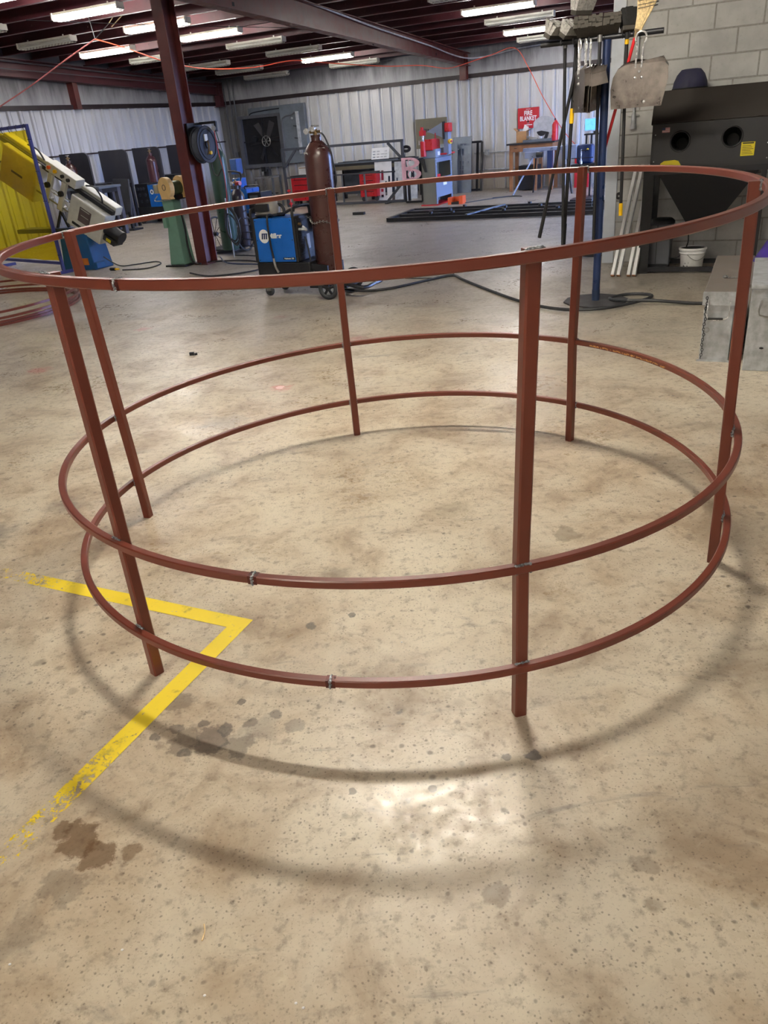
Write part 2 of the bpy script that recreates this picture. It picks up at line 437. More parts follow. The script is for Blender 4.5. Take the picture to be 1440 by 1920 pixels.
# ================================================================== WALLS
def sheet_material(name, col, soot_u=None, soot_top=None):
    m = bpy.data.materials.new(name); n = N(m); p = n.obj()
    st = n.new('ShaderNodeMapping'); n.link(p, st.inputs[0]); st.inputs['Scale'].default_value = (3, 3, .5)
    a = n.noise(st.outputs[0], 1.5, 6, .65); b = n.noise(p, 1.1, 5, .6)
    c = n.mix(n.mapr(a, .3, .75), tuple(x*.82 for x in col[:3])+(1,), col)
    sep = n.new('ShaderNodeSeparateXYZ'); n.link(p, sep.inputs[0])
    # rusty splash grime along the foot of the sheets
    g = n.math('ADD', sep.outputs[2], n.math('MULTIPLY', b, -.9))
    c = n.mix(n.mapr(g, .55, -.35, 0, .55), c, srgb(128, 112, 88))
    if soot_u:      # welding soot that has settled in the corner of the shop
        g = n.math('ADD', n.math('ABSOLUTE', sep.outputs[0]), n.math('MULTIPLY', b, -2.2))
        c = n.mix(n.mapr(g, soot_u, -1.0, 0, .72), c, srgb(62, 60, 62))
    if soot_top:    # smoke film under the roof
        g = n.math('ADD', sep.outputs[2], n.math('MULTIPLY', n.noise(st.outputs[0], 1.2, 6, .7), .9))
        c = n.mix(n.mapr(g, soot_top[0], soot_top[1], 0, .85), c, srgb(56, 54, 62))
    n.link(c, n.b.inputs['Base Color']); n.b.inputs['Roughness'].default_value = .5
    n.bump(a, .06, .01)
    return m
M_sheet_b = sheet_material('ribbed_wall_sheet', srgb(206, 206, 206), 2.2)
M_sheet_l = sheet_material('ribbed_wall_sheet_gable', srgb(206, 208, 214))
M_liner = sheet_material('flat_liner_sheet', srgb(176, 176, 180), None, (2.75, 3.35))
M_roof = mat('roof_liner', srgb(84, 66, 74), .6, 0, .25, 1.2, srgb(44, 30, 38), dirt_amt=.8)

def ribbed(length, z0, z1, pitch=.276, d=.045):
    """ribbed sheet in local x (length), standing at y=0, ribs towards -y"""
    prof = []; x = 0.
    prof.append((0, 0))
    while x < length - .01:
        prof += [(x + .10, 0), (x + .112, -d), (x + .160, -d), (x + .172, 0), (x + .176, 0), (x + .177, .032), (x + .189, .032), (x + .190, 0), (x + .212, 0), (x + .218, -.010), (x + .238, -.010), (x + .244, 0)]
        x += pitch
    prof.append((x, 0))
    mb = MB(); n = len(prof)
    vs = [(a, b, z) for z in (z0, z1) for a, b in prof]
    fs = [(i, i+1, n+i+1, n+i) for i in range(n-1)]
    # back skin so the sheet is a solid panel
    k = len(vs); vs += [(0, .05, z0), (x, .05, z0), (x, .05, z1), (0, .05, z1)]
    fs += [(k, k+3, k+2, k+1), (0, k, k+1, n-1), (n, 2*n-1, k+2, k+3), (0, n, k+3, k), (n-1, k+1, k+2, 2*n-1)]
    mb.add(vs, fs); return mb
def at_room(o, u, v, z=0., rot=0.):
    o.location = W(u, v, z); o.rotation_euler = (0, 0, ROT + rot); return o

GZ = 2.30
M_girt = mat('girt_steel', srgb(34, 20, 24), .5, 0, .2, 3, srgb(34, 22, 26), dirt_amt=.5)
wall_back = ribbed(15., 0, GZ).build('wall_back', M_sheet_b); at_room(wall_back, 0, 0); tag(wall_back, 'white ribbed steel back wall with soot in the corner', kind='structure')
MB().box(0, 15, -.004, .05, GZ + .06, 3.2).build('liner_strip', M_liner, wall_back)
MB().box(0, 15, -.05, .02, GZ, GZ + .085).build('girt', M_girt, wall_back)
for x in (2.2, 4.55, 5.9, 8.6, 9.9): MB().box(x, x + .015, -.009, 0, GZ + .06, 3.1).build('liner_seam', M_liner, wall_back)
# gable wall on the left: local x runs from the front of the shop to the back corner
wall_left = ribbed(26., 0, GZ).build('wall_left', M_sheet_l); wall_left.location = W(0, 26, 0); wall_left.rotation_euler = (0, 0, ROT + PI/2)
tag(wall_left, 'white ribbed steel gable wall behind the welding booths', kind='structure')
lm = MB(); lm.prism([(0, GZ + .06), (26, GZ + .06), (26, 3.16), (0, 4.46)], -.004, .05, 'y'); lm.build('liner_strip', M_liner, wall_left)
MB().box(0, 26, -.05, .02, GZ, GZ + .085).build('girt', M_girt, wall_left)
MB().box(14, 26, -.05, .0, 1.455, 1.485).build('lower_girt', M_girt, wall_left)
for x in (26 - 5.15,): MB().box(x, x + .13, -.16, 0, GZ, 2.80).build('stub_column', M_maroon, wall_left)
# walls out of the picture: front, and right with the open bay door the daylight comes through
wall_front = MB().box(0, 15, -.05, .05, 0, 4.46).build('wall_front', M_sheet_l); at_room(wall_front, 0, 26); tag(wall_front, 'ribbed steel front wall behind the photographer', kind='structure')
wr = MB(); wr.prism([(-26, 0), (-6.2, 0), (-6.2, 3.45), (-26, 4.44)], -.06, .06, 'x'); wr.prism([(-1, 0), (0, 0), (0, 3.14), (-1, 3.19)], -.06, .06, 'x'); wr.prism([(-6.2, 2.6), (-1, 2.6), (-1, 3.19), (-6.2, 3.45)], -.06, .06, 'x')
wall_right = wr.build('wall_right', M_sheet_l); at_room(wall_right, 15, 0); tag(wall_right, 'right shop wall with an open bay door', kind='structure')

# roof: deck, purlins, beams
rk = MB()
def roof_slab(mb, u0, u1, v0, v1, dz0, dz1):
    vs = [(u, -v, roof_z(v) + dz) for dz in (dz0, dz1) for u, v in ((u0, v0), (u1, v0), (u1, v1), (u0, v1))]
    mb.add(vs, [(0,1,2,3),(7,6,5,4),(0,4,5,1),(1,5,6,2),(2,6,7,3),(3,7,4,0)])
roof_slab(rk, -.2, 15.2, -.2, 26.2, .30, .36)
ceiling = rk.build('ceiling', M_roof); at_room(ceiling, 0, 0); tag(ceiling, 'dark metal roof deck', kind='structure')
pv = .35
pm = None
while pv < 26:
    if pm is None:
        q = MB(); h = .225
        q.prism([(-.07, 0), (.0, 0), (.0, h), (.07, h), (.07, h - .012), (.012, h - .012), (.012, -.012), (-.07, -.012)], 0, 15, 'x')
        # bolt heads along the web
        for k in range(30):
            for zz in (.06, .15): q.box(.25 + k*.5, .27 + k*.5, -.006, 0, zz, zz + .02)
        pm = q.mesh('purlin'); bm_fix(pm); pm.materials.append(M_maroon_dk)
    o = bpy.data.objects.new('purlin', pm); COL.objects.link(o); o.parent = ceiling
    o.location = (0, -pv, roof_z(pv) + .075)
    pv += 1.38 / 2
def ibeam(name, label, u, v0, v1, zb, zt, fw=.17, cat='beam', m=M_maroon):
    r = thing(name, label, cat, u, 0)
    k = (zb(v1)-zb(v0))
    def seg(nm, x0, x1, f0, f1, s=0):
        vs = []
        for v in (v0, v1):
            vs += [(x0, -v, f0(v)), (x1, -v, f0(v)), (x1, -v, f1(v)), (x0, -v, f1(v))]
        return MB().add(vs, [(0,1,2,3),(7,6,5,4),(0,4,5,1),(1,5,6,2),(2,6,7,3),(3,7,4,0)]).build(nm, m, r)
    seg('web', -.006, .006, zb, zt)
    seg('bottom_flange', -fw/2, fw/2, lambda v: zb(v) - .012, zb)
    seg('top_flange', -fw/2, fw/2, zt, lambda v: zt(v) + .012)
    return r
rb = ibeam('roof_beam', 'tapered maroon steel roof beam running to the back wall', 6.75, .0, 17, lambda v: 2.55 + .042*v, lambda v: 2.775 + .056*v if v < 2 else 2.80 + .05*v)
hole = mat('punched_hole', srgb(12, 8, 10), .8)
for v, z in ((1.9, 2.68), (4.9, 2.73), (9.0, 2.97)): MB().box(.006, .008, -v - .05, -v, z, z + .045).build('web_hole', hole, rb)
eb = ibeam('eave_beam', 'maroon steel rafter along the top of the gable wall', .13, 0, 20, lambda v: 2.54 + .048*v, lambda v: 2.80 + .05*v, .2, m=M_maroon_dk)

# steel columns
def column(label, u, v, h, w=.25, d=.16, rot=0, name='steel_column', m=M_maroon, z0=0.):
    r = thing(name, label, 'column', u, v, z0, rot)
    h -= z0
    MB().box(-w/2, w/2, -d/2, -d/2 + .014, .012, h).build('front_flange', m, r)
    MB().box(-w/2, w/2, d/2 - .014, d/2, .012, h).build('rear_flange', m, r)
    MB().box(-.006, .006, -d/2 + .014, d/2 - .014, .012, h).build('web', m, r)
    MB().box(-w/2 - .03, w/2 + .03, -d/2 - .03, d/2 + .03, 0, .012).build('base_plate', m, r)
    return r
column('maroon H-section steel column standing beside the hose reel', 6.18, 9.68, 3.26, .16, .25, 0)
column('short dark maroon post on the back wall under the roof beam', 6.72, .14, 2.76, .15, .16, z0=2.27)
column('dark corner column where gable and back walls meet', .16, .16, 2.79, .16, .16, m=M_maroon_dk, z0=2.27)

# ------------------------------------------------------------------ concrete block partition
def block_material():
    m = bpy.data.materials.new('painted_block'); n = N(m); p = n.pos()
    f = n.noise(p, 30, 5, .65); b = n.noise(p, 2.2, 5, .6)
    c = n.mix(n.mapr(b, .3, .7), srgb(164, 163, 160), srgb(190, 189, 186))
    c = n.mix(n.mapr(f, .55, .75, 0, .25), c, srgb(120, 116, 110))
    n.link(c, n.b.inputs['Base Color']); n.b.inputs['Roughness'].default_value = .62
    n.bump(f, .35, .004); return m
M_block = block_material()
M_mortar = mat('mortar', srgb(150, 147, 140), .8, 0, .2, 30)
BV = 9.95
wall_block = MB().box(11.64, 14.94, .005, .19, 0, 3.05).build('wall_partition', M_mortar); at_room(wall_block, 0, BV); tag(wall_block, 'grey painted concrete block partition wall', kind='structure')
bmesh_full = None
def block_mesh(L):
    q = MB(); e = .004
    x0, x1, z0, z1 = .0035, L - .0035, .0035, .1995
    # bevelled face
    q.add([(x0,0.012,z0),(x1,0.012,z0),(x1,0.012,z1),(x0,0.012,z1),(x0+e,0,z0+e),(x1-e,0,z0+e),(x1-e,0,z1-e),(x0+e,0,z1-e)], [(4,5,6,7),(0,1,5,4),(1,2,6,5),(2,3,7,6),(3,0,4,7),(0,3,2,1)])
    me = q.mesh('block'); bm_fix(me); me.materials.append(M_block); return me
BL, BS = block_mesh(.406), block_mesh(.203)
for row in range(15):
    u = 11.645 + (0 if row % 2 else 0)
    first = row % 2 == 1
    while u < 14.85:
        me = BS if first else BL
        o = bpy.data.objects.new('block', me); COL.objects.link(o); o.parent = wall_block
        o.location = (u, random.uniform(-.0015, .0015), row * .2033)
        u += .203 if first else .406
        first = False
tr = MB(); tr.box(-.085, .0, -.03, .22, 0, 3.0); tr.box(.0, .03, -.03, -.012, 0, 3.0)
trim_1 = tr.build('trim_1', mat('jamb_paint', srgb(196, 202, 212), .45, 0, .06, 6, srgb(150, 150, 150), dirt_amt=.3)); at_room(trim_1, 11.645, BV); tag(trim_1, 'pale grey steel jamb at the end of the block wall', kind='structure')

# ================================================================== LIGHT FIXTURES
def emis(name, col, s):
    m = bpy.data.materials.new(name); n = N(m)
    n.b.inputs['Base Color'].default_value = (1, 1, 1, 1)
    n.b.inputs['Emission Color'].default_value = (*col, 1); n.b.inputs['Emission Strength'].default_value = s
    return m
M_tube_far = emis('lit_tube_neutral', LAMP_FAR, LAMP_W)
M_tube_mid = emis('lit_tube_soft_warm', LAMP_NEAR, LAMP_MID_W)
M_tube_near = emis('lit_tube_warm', LAMP_NEAR, LAMP_NEAR_W)
def fixture_meshes():
    hb = MB(); L = .60
    hb.prism([(-.06, .03), (.06, .03), (.06, .0), (.035, -.012), (-.035, -.012), (-.06, 0)], -L, L, 'x')
    wg = MB()
    for i in range(17):
        x = -L + .03 + i*(2*L - .06)/16
        wg.tube([(x, -.085, -.005), (x, -.082, -.07), (x, .082, -.07), (x, .085, -.005)], .0028, 4, sub=1)
    for y, z in ((-.083, -.066), (-.03, -.071), (.03, -.071), (.083, -.066), (-.085, -.02), (.085, -.02)):
        wg.cyl((-L + .03, y, z), (L - .03, y, z), .0028, n=4)
    ec = MB(); ec.box(-.012, .012, -.075, .075, -.055, .03)
    tb = MB(); tb.cyl((-L + .012, 0, -.036), (L - .012, 0, -.036), .0165, n=10)
    return [x.mesh(k) for x, k in ((hb, 'housing'), (wg, 'wire_guard'), (ec, 'end_cap'), (tb, 'tube'), (MB().cyl((0, 0, .03), (0, 0, .06), .012, n=8), 'hanger'))]
FM = fixture_meshes()
for me in FM: bm_fix(me)
FM[0].materials.append(M_fix); FM[1].materials.append(M_fix); FM[2].materials.append(M_fix); FM[4].materials.append(M_fix)
TUBE = {}
for k, mm in (('far', M_tube_far), ('near', M_tube_near), ('mid', M_tube_mid), ('off', M_tubeoff)):
    t = FM[3].copy(); t.materials.clear(); t.materials.append(mm); TUBE[k] = t
def fixture(u, v, kind, label, group):
    r = thing('fluorescent_fixture', label, 'ceiling light', u, v, roof_z(v) + .035, 0, group)
    r.rotation_euler = Euler((0, 0, ROT)); 
    for me, nm in zip(FM[:2], ('housing', 'wire_guard')): obj(nm, me, None, r)
    for x in (-.6, .6): obj('end_cap', FM[2], None, r).location = (x, 0, 0)
    for x in (-.4, .4): obj('hanger', FM[4], None, r).location = (x, 0, 0)
    for y in (-.042, .042):
        o = obj('tube', TUBE[kind], None, r); o.location = (0, y, 0)
    return r
LG = 'fluorescent fixtures with wire guards in rows under the roof'
for u, v, k, lab in (
    (4.10, 8.69, 'far', 'lit fluorescent fixture nearest the top left corner of the photo'),
    (4.10, 7.20, 'far', 'lit fluorescent fixture partly behind the maroon column'),
    (4.20, 5.93, 'far', 'lit fluorescent fixture just right of the maroon column'),
    (4.22, 4.57, 'off', 'unlit fluorescent fixture nearest the lit one right of the column'),
    (4.20, 3.17, 'off', 'unlit fluorescent fixture second behind the lit one right of the column'),
    (4.22, 1.78, 'far', 'lit fluorescent fixture just left of the roof beam end above the brown cylinder'),
    (4.20, .45, 'off', 'unlit fluorescent fixture right behind the lit one above the brown cylinder'),
    (1.82, 5.84, 'far', 'lit fluorescent fixture closest to the gable wall'),
    (1.85, 4.52, 'off', 'unlit fluorescent fixture behind the orange cord left of the column'),
    (1.82, 2.88, 'off', 'unlit fluorescent fixture right of the column above the orange cord'),
    (1.86, 1.65, 'off', 'dark unlit fluorescent fixture below the orange cord near the corner'),
    (1.70, .25, 'off', 'unlit fluorescent fixture hung lowest over the exhaust fan'),
    (1.85, 7.30, 'off', 'unlit fluorescent fixture near the left edge above the red cord'),
    (1.85, 8.70, 'off', 'unlit fluorescent fixture at the left photo edge'),
    (8.82, 4.52, 'far', 'lit fluorescent fixture right of the roof beam at the top'),
    (8.83, 3.28, 'off', 'unlit fluorescent fixture between the two lit ones right of the beam'),
    (8.75, 1.88, 'far', 'lit fluorescent fixture behind the hanging brush heads'),
    (8.70, .70, 'off', 'unlit fluorescent fixture lowest behind the brush heads'),
    (8.80, 5.95, 'off', 'unlit fluorescent fixture cut by the top edge right of the beam')):
    fixture(u, v, k, lab, LG)
# the rows go on over the photographer's head
OUT = {(11.2, 12.95): 'just beyond the round frame', (11.2, 14.55): 'over the far side of the round frame', (11.2, 15.95): 'over the middle of the round frame', (11.2, 17.35): 'over the near side of the round frame',
       (11.2, 19.8): 'right above the photographer', (8.8, 22.6): 'behind the photographer on the left', (11.2, 22.6): 'straight behind the photographer', (13.5, 22.6): 'behind the photographer on the right', (4.2, 10.1): 'above the yellow screen', (4.2, 14.35): 'left of the stacked rings'}
for u, v, k in ((11.2, 12.95, 'off'), (11.2, 14.55, 'near'), (11.2, 15.95, 'off'), (11.2, 17.35, 'off'), (11.2, 19.8, 'mid'), (8.8, 22.6, 'mid'), (11.2, 22.6, 'mid'), (13.5, 22.6, 'mid'), (4.2, 10.1, 'far'), (4.2, 14.35, 'far')):
    fixture(u, v, k, '%s fluorescent fixture out of the picture, %s' % ('unlit' if k == 'off' else 'lit', OUT[(u, v)]), 'fluorescent fixtures above the round frame')
# ================================================================== ROUND STEEL FRAME (the subject)
S = 1.22
RCX, RCY = .0601 * S, 2.2718 * S
RZ = (.1453 * S, .3992 * S, 1.0072 * S)
RT = .0192 * S                       # ring tube
PT = .034                            # post tube
RINGS = ((.0044, .0019, -.007, .0084, .0051, -.0112, .0002, .004, .0002),
         (-.0032, .0042, -.0077, .0047, -.0046, -.0131, -.0009, .0119, .0015),
         (-.0012, -.0062, .0106, -.0098, .0003, -.0227, .0196, .0167, .0001))
PHI = (-1.3585, -2.369, -3.4271, -4.5485, -5.5535, -6.6796)
def ring_pt(k, t, dr=0., dz=0.):
    dx, dy, dR, a2, b2, a3, b3, tx, ty = RINGS[k]
    R = 1 + dR + a2*math.cos(2*t) + b2*math.sin(2*t) + a3*math.cos(3*t) + b3*math.sin(3*t)
    x, y = R*math.cos(t), R*math.sin(t)
    n = Vector((math.cos(t), math.sin(t), 0))
    return Vector(((dx + x)*S, (dy + y)*S, RZ[k] + (tx*x + ty*y)*S + dz)) + n*dr
frame = bpy.data.objects.new('round_steel_frame', None); COL.objects.link(frame); frame.location = (RCX, RCY, 0)
tag(frame, 'large round red-primed steel tube frame with three rings on six posts', 'steel frame')

def primer_material():
    m = bpy.data.materials.new('scratched_red_primer'); n = N(m); p = n.obj()
    f = n.noise(p, 3, 2, .5)
    c = n.mix(n.mapr(f, .3, .7), srgb(106, 50, 38), srgb(116, 57, 44))
    n.link(c, n.b.inputs['Base Color'])
    n.b.inputs['Roughness'].default_value = .30; return m
M_ring = primer_material()
NSEG = 160
for k, nm in enumerate(('bottom_ring', 'middle_ring', 'top_ring')):
    mb = MB(); e = RT * .13; h = RT / 2
    sec = [(-RT + e, -h), (-e, -h), (0, -h + e), (0, h - e), (-e, h), (-RT + e, h), (-RT, h - e), (-RT, -h + e)]
    vs = []; fs = []
    for i in range(NSEG):
        t = 2*PI*i/NSEG
        for a, b in sec: vs.append(ring_pt(k, t, a, b))
    ns = len(sec)
    for i in range(NSEG):
        j = (i+1) % NSEG
        for q in range(ns): fs.append((i*ns+q, j*ns+q, j*ns+(q+1) % ns, i*ns+(q+1) % ns))
    mb.add(vs, fs)
    ro = mb.build(nm, M_ring, frame, True)
    # butt weld where the bent tube closes
    t0 = {0: -1.79, 1: -1.93, 2: -2.098}[k]
    wb = MB()
    for i in range(9):
        d = -h + (i/8)*2*h
        wb.sphere(ring_pt(k, t0 + random.uniform(-.002, .002), .001, d), .0035, .0035, .003, 6, 4)
        wb.sphere(ring_pt(k, t0 + random.uniform(-.002, .002), -RT + (i/8)*RT, h), .0035, .0035, .003, 6, 4)
    wb.build('seam_weld', M_weld, ro, True)
    bn = MB(); bn.add([ring_pt(k, t0 + s*.011, a, b) for s in (-1, 1) for a, b in ((.0006, -h), (.0006, h + .0006), (-RT, h + .0006))], [(0,1,4,3), (1,2,5,4)])
    bn.build('heat_band', mat('heat_tint', srgb(88, 36, 30), .35, .3, .4, 60, srgb(60, 52, 56), dirt_amt=.8), ro)
    if k == 1:   # orange paint-pen scribble on the inner face
        pm_ = MB()
        for i in range(110):
            t = .24 + .40*random.random()
            w = random.uniform(.002, .008); z = random.uniform(-h*.55, -h*.05); hh = random.uniform(.0008, .0022)
            pm_.add([ring_pt(1, t + s*w/1.2, -RT - .0005, z + q*hh) for s, q in ((-1,-1),(1,-1),(1,1),(-1,1))], [(0,1,2,3)])
        pm_.build('paint_marks', mat('orange_paint_pen', srgb(206, 152, 92), .5), ro)
for i, a in enumerate(PHI):
    b0 = ring_pt(0, a, -RT - PT/2); b0.z = 0
    b1 = ring_pt(2, a, -RT - PT/2, RT/2)
    d = (b1 - b0).normalized(); n_ = Vector((math.cos(a), math.sin(a), 0)); t_ = Vector((-math.sin(a), math.cos(a), 0))
    mb = MB(); e = .004; w = PT/2
    sec = [(-w+e, -w), (w-e, -w), (w, -w+e), (w, w-e), (w-e, w), (-w+e, w), (-w, w-e), (-w, -w+e)]
    line = [b0, ring_pt(0, a, -RT - PT/2), ring_pt(1, a, -RT - PT/2), b1]
    for g in (1, 2):      # keep the post nearly straight: the rings may bite a few millimetres into it
        q = b0 + (b1 - b0)*(line[g].z/b1.z); line[g] = q.lerp(line[g], .35)
    vs = [p + n_*x + t_*y for p in line for x, y in sec]
    fs = [(g*8+q, g*8+(q+1) % 8, g*8+8+(q+1) % 8, g*8+8+q) for g in range(3) for q in range(8)] + [tuple(range(7, -1, -1)), tuple(range(24, 32))]
    po = mb.add(vs, fs).build('post', M_ring, frame, True)
    for k in range(3):
        c = (line[1], line[2], b1)[k] + n_*w; c.z = ring_pt(k, a).z
        top = RT/2 if k < 2 else RT/2 + .0
        for side, spots in (('top', 7), ('left', 6), ('right', 6)):
            wb = MB()
            for j in range(spots):
                u_ = j/(spots-1) - .5
                jit = Vector((random.uniform(-.0012, .0012), random.uniform(-.0012, .0012), random.uniform(-.001, .001)))
                if side == 'top': q = c + t_*u_*PT*.8 + Vector((0, 0, top + (.001 if k < 2 else 0)))
                else: q = c + t_*(w + .001)*(1 if side == 'left' else -1) + Vector((0, 0, u_*RT*.9))
                r_ = random.uniform(.0042, .0062)
                wb.sphere(q + jit, r_, r_, r_*.8, 7, 5)
            wb.build('weld_bead', M_weld, po, True)

# ================================================================== YELLOW FLOOR LINE
def line_material():
    m = bpy.data.materials.new('worn_yellow_paint'); n = N(m); p = n.obj()
    f = n.math('ADD', n.math('MULTIPLY', n.noise(p, 26, 6, .72, .3), .6), n.math('MULTIPLY', n.noise(p, 110, 4, .7), .4)); g = n.noise(p, 5, 4, .6)
    sep = n.new('ShaderNodeSeparateXYZ'); n.link(p, sep.inputs[0])
    # wear grows towards the walked-off ends
    ex = n.mapr(sep.outputs[0], -.70, -1.25, 0, .58); ey = n.mapr(sep.outputs[1], -.38, -1.20, 0, .62)
    wear = n.math('ADD', n.math('ADD', ex, ey), n.math('MULTIPLY', n.mapr(g, .5, .75), .12))
    thr = n.math('ADD', n.math('MULTIPLY', wear, .36), .375)
    al = n.math('GREATER_THAN', f, thr)
    c = n.mix(n.mapr(n.noise(p, 9, 5, .7), .55, .72, 0, .8), srgb(240, 212, 44), srgb(150, 132, 66))
    n.link(c, n.b.inputs['Base Color']); n.b.inputs['Roughness'].default_value = .5
    n.link(al, n.b.inputs['Alpha']); return m
yl = MB()
yl.add([(-1.32,-.035,.0012),(0,-.035,.0012),(0,.03,.0012),(-1.32,.03,.0012),(-.065,-1.2,.0012),(0,-1.2,.0012),(0,-.035,.0012),(-.065,-.035,.0012)], [(0,1,2,3),(4,5,6,7)])
pl = yl.build('painted_line', line_material()); at_room(pl, 11.61, 16.92); tag(pl, 'worn yellow L-shaped safety line painted on the concrete', 'floor line')

# ================================================================== TOOL RACK
UR, VR = 11.84, 11.85
rk = thing('tool_rack', 'navy blue pipe stand with a crossbar for hanging brooms', 'tool rack', UR, VR)
MB().cyl((0, 0, .10), (0, 0, 1.93), .031, n=20).build('pole', M_navy, rk, True)
MB().cyl((0, 0, .012), (0, 0, .10), .033, n=20).build('socket', mat('worn_navy', srgb(40, 56, 84), .6, 0, .3, 12, srgb(20, 24, 34)), rk, True)
MB().cyl((-.50, 0, 1.945), (.40, 0, 1.945), .019, n=14).build('crossbar', M_blackm, rk, True)
MB().cyl((0, 0, 0), (0, 0, .012), .27, n=10).build('base_plate', mat('dark_plate', srgb(58, 56, 58), .6, .2, .2, 6), rk)
for x in (-.33, -.24, -.12, .12, .17, .2): MB().tube([(x, -.015, 1.94), (x, -.06, 1.925), (x, -.07, 1.96)], .005, 6).build('hook', M_blackm, rk, True)

# dustpans
def dustpan_parts(r):
    # plate seen from below: flat sheet with rounded top corners and a folded rim
    out = [(-.19, -.15), (.17, -.15), (.205, .02), (.20, .10), (.17, .135), (-.09, .135), (-.15, .115), (-.185, .06), (-.20, -.02)]
    MB().prism(out, -.012, -.009, 'y').build('pan_plate', M_alu, r)
    rim = MB()
    n = len(out)
    for i in range(2, n):
        a, b = out[i], out[(i+1) % n] if i < n-1 else out[0]
        rim.add([(a[0], -.010, a[1]), (b[0], -.010, b[1]), (b[0]*.94, .10 + .012*math.sin(i*2.1), b[1] + .02), (a[0]*.94, .10 + .012*math.sin((i-1)*2.1), a[1] + .02)], [(0,1,2,3)])
    o = rim.build('pan_rim', M_alu, r)
    sm = o.modifiers.new('thickness', 'SOLIDIFY'); sm.thickness = .003
    MB().add([(-.14, -.004, .13), (.19, -.004, .13), (.16, .02, .172), (.06, .05, .156), (-.02, .02, .168), (-.11, .05, .15)], [(0,1,2,3), (0,3,4,5)]).build('folded_flap', M_alu, r)
    for x, z in ((.0, .085), (-.028, .045), (.018, .045), (.045, -.115)):
        MB().sphere((x, -.013, z), .010, .005, .010, 10, 6).build('rivet', M_chrome, r, True)
    MB().tube([(-.03, -.01, .11), (-.028, -.01, .24), (-.04, -.01, .29), (-.03, -.012, .325), (-.0, -.014, .338), (.028, -.012, .325), (.035, -.01, .29), (.018, -.01, .24), (.012, -.01, .11)], .0065, 8, sub=5).build('handle_loop', M_chrome, r, True)
dp = thing('dustpan', 'large scuffed aluminium dustpan hanging on the right of the rack', 'dustpan', 12.10, 11.94, 1.611, 0, 'aluminium dustpans on the tool rack'); dustpan_parts(dp)
for i, (u, v, rz, lab) in enumerate(((11.665, 11.93, -1.15, 'aluminium dustpan leftmost of the three hanging left of the blue pole'), (11.71, 11.92, -1.22, 'aluminium dustpan middle of the three hanging left of the blue pole'), (11.745, 11.93, -1.30, 'aluminium dustpan closest to the blue pole on its left'))):
    c = copy_tree(dp); c.location = W(u, v, 1.61 - i*.004); c.rotation_euler = (0, 0, ROT + rz); c['label'] = lab

# push brooms hung head up
M_bris = mat('dusty_bristle', srgb(170, 168, 164), .85, 0, .35, 70)
M_bris_dk = mat('dark_bristle', srgb(28, 28, 28), .85, 0, .3, 70)
M_broomblock = mat('broom_block', srgb(70, 66, 60), .6, 0, .2, 20)
def push_broom(label, u, v, z, L, yaw, pitch, hand, bris=M_bris, band=None, tip=None, name='push_broom', group='push brooms on the tool rack', bh=.085, block=M_broomblock, hm=M_blackp, hr=.0125):
    """head centred at (u, v, z); bristles up (tilted by pitch), length along local x; handle given by two room points"""
    r = thing(name, label, 'broom', u, v, z, yaw, group)
    t = Matrix.Rotation(pitch, 4, 'X')
    MB().box(-L/2, L/2, -.03, .03, -.022, .012, t).build('head_block', block, r, bevel=.006)
    b = MB(); nx = max(5, int(L/.022))
    for i in range(nx):
        for j in range(3):
            x = -L/2 + L*(i+.5)/nx; y = -.022 + .022*j
            x2 = x*1.12 + random.uniform(-.006, .006); y2 = y*1.6 + random.uniform(-.006, .006); hh = bh + random.uniform(-.006, .006)
            w, w2 = L/nx*.5, L/nx*.60
            vs = [t @ Vector(p) for p in ((x-w, y-.011, .010), (x+w, y-.011, .010), (x+w, y+.011, .010), (x-w, y+.011, .010), (x2-w2, y2-.016, hh), (x2+w2, y2-.016, hh), (x2+w2, y2+.016, hh), (x2-w2, y2+.016, hh))]
            b.add(vs, [(0,3,2,1),(4,5,6,7),(0,1,5,4),(1,2,6,5),(2,3,7,6),(3,0,4,7)])
    b.build('bristles', bris, r)
    inv = Matrix.Rotation(-(ROT + yaw), 4, 'Z'); o = W(u, v, z)
    p0, p1 = [inv @ (W(*h) - o) for h in hand]
    MB().cyl(p0, p1, hr, n=12).build('handle', hm, r, True)
    d = (p1 - p0)
    MB().cyl(p0 - d*.0, p0 + d*.03, hr*1.35, n=12).build('ferrule', M_steel if band is None else M_blackp, r, True)
    if band: MB().cyl(p0 + d*band[0], p0 + d*band[1], hr*1.25, n=12).build('grip_band', M_yellow, r, True)
    if tip: MB().cyl(p0 + d*(1-tip), p0 + d*1.005, hr*1.25, n=12).build('handle_tip', M_yellow if tip < .1 else M_blackp, r, True)
    return r
push_broom('grey push broom hung leftmost on the rack, head turned end on', 11.46, 11.82, 2.0, .30, 1.25, .55, ((11.515, 11.80, 1.955), (11.53, 11.78, .44)))
push_broom('grey push broom second from the left with a yellow handle sleeve', 11.58, 11.82, 1.99, .30, 1.2, .6, ((11.60, 11.79, 1.955), (11.515, 11.68, .42)), band=(.30, .37), tip=.13, hr=.014)
push_broom('grey push broom standing highest above the crossbar', 11.645, 11.86, 2.13, .16, .9, .25, ((11.68, 11.84, 2.08), (11.31, 11.70, .52)), tip=.16)
push_broom('wide grey push broom lying along the crossbar in front of the pole', 11.77, 11.86, 1.995, .30, .12, .9, ((11.80, 11.93, 1.96), (11.82, 11.95, .45)), bris=mat('brown_grey_bristle', srgb(74, 70, 64), .85, 0, .3, 70), bh=.10)
push_broom('black brush with a black handle and yellow grip right of the pole', 12.0, 11.86, 1.985, .12, .5, -.3, ((11.985, 11.87, 1.96), (12.0, 11.80, .69)), bris=M_bris_dk, band=(.035, .06), tip=.07, name='scrub_brush', bh=.12)
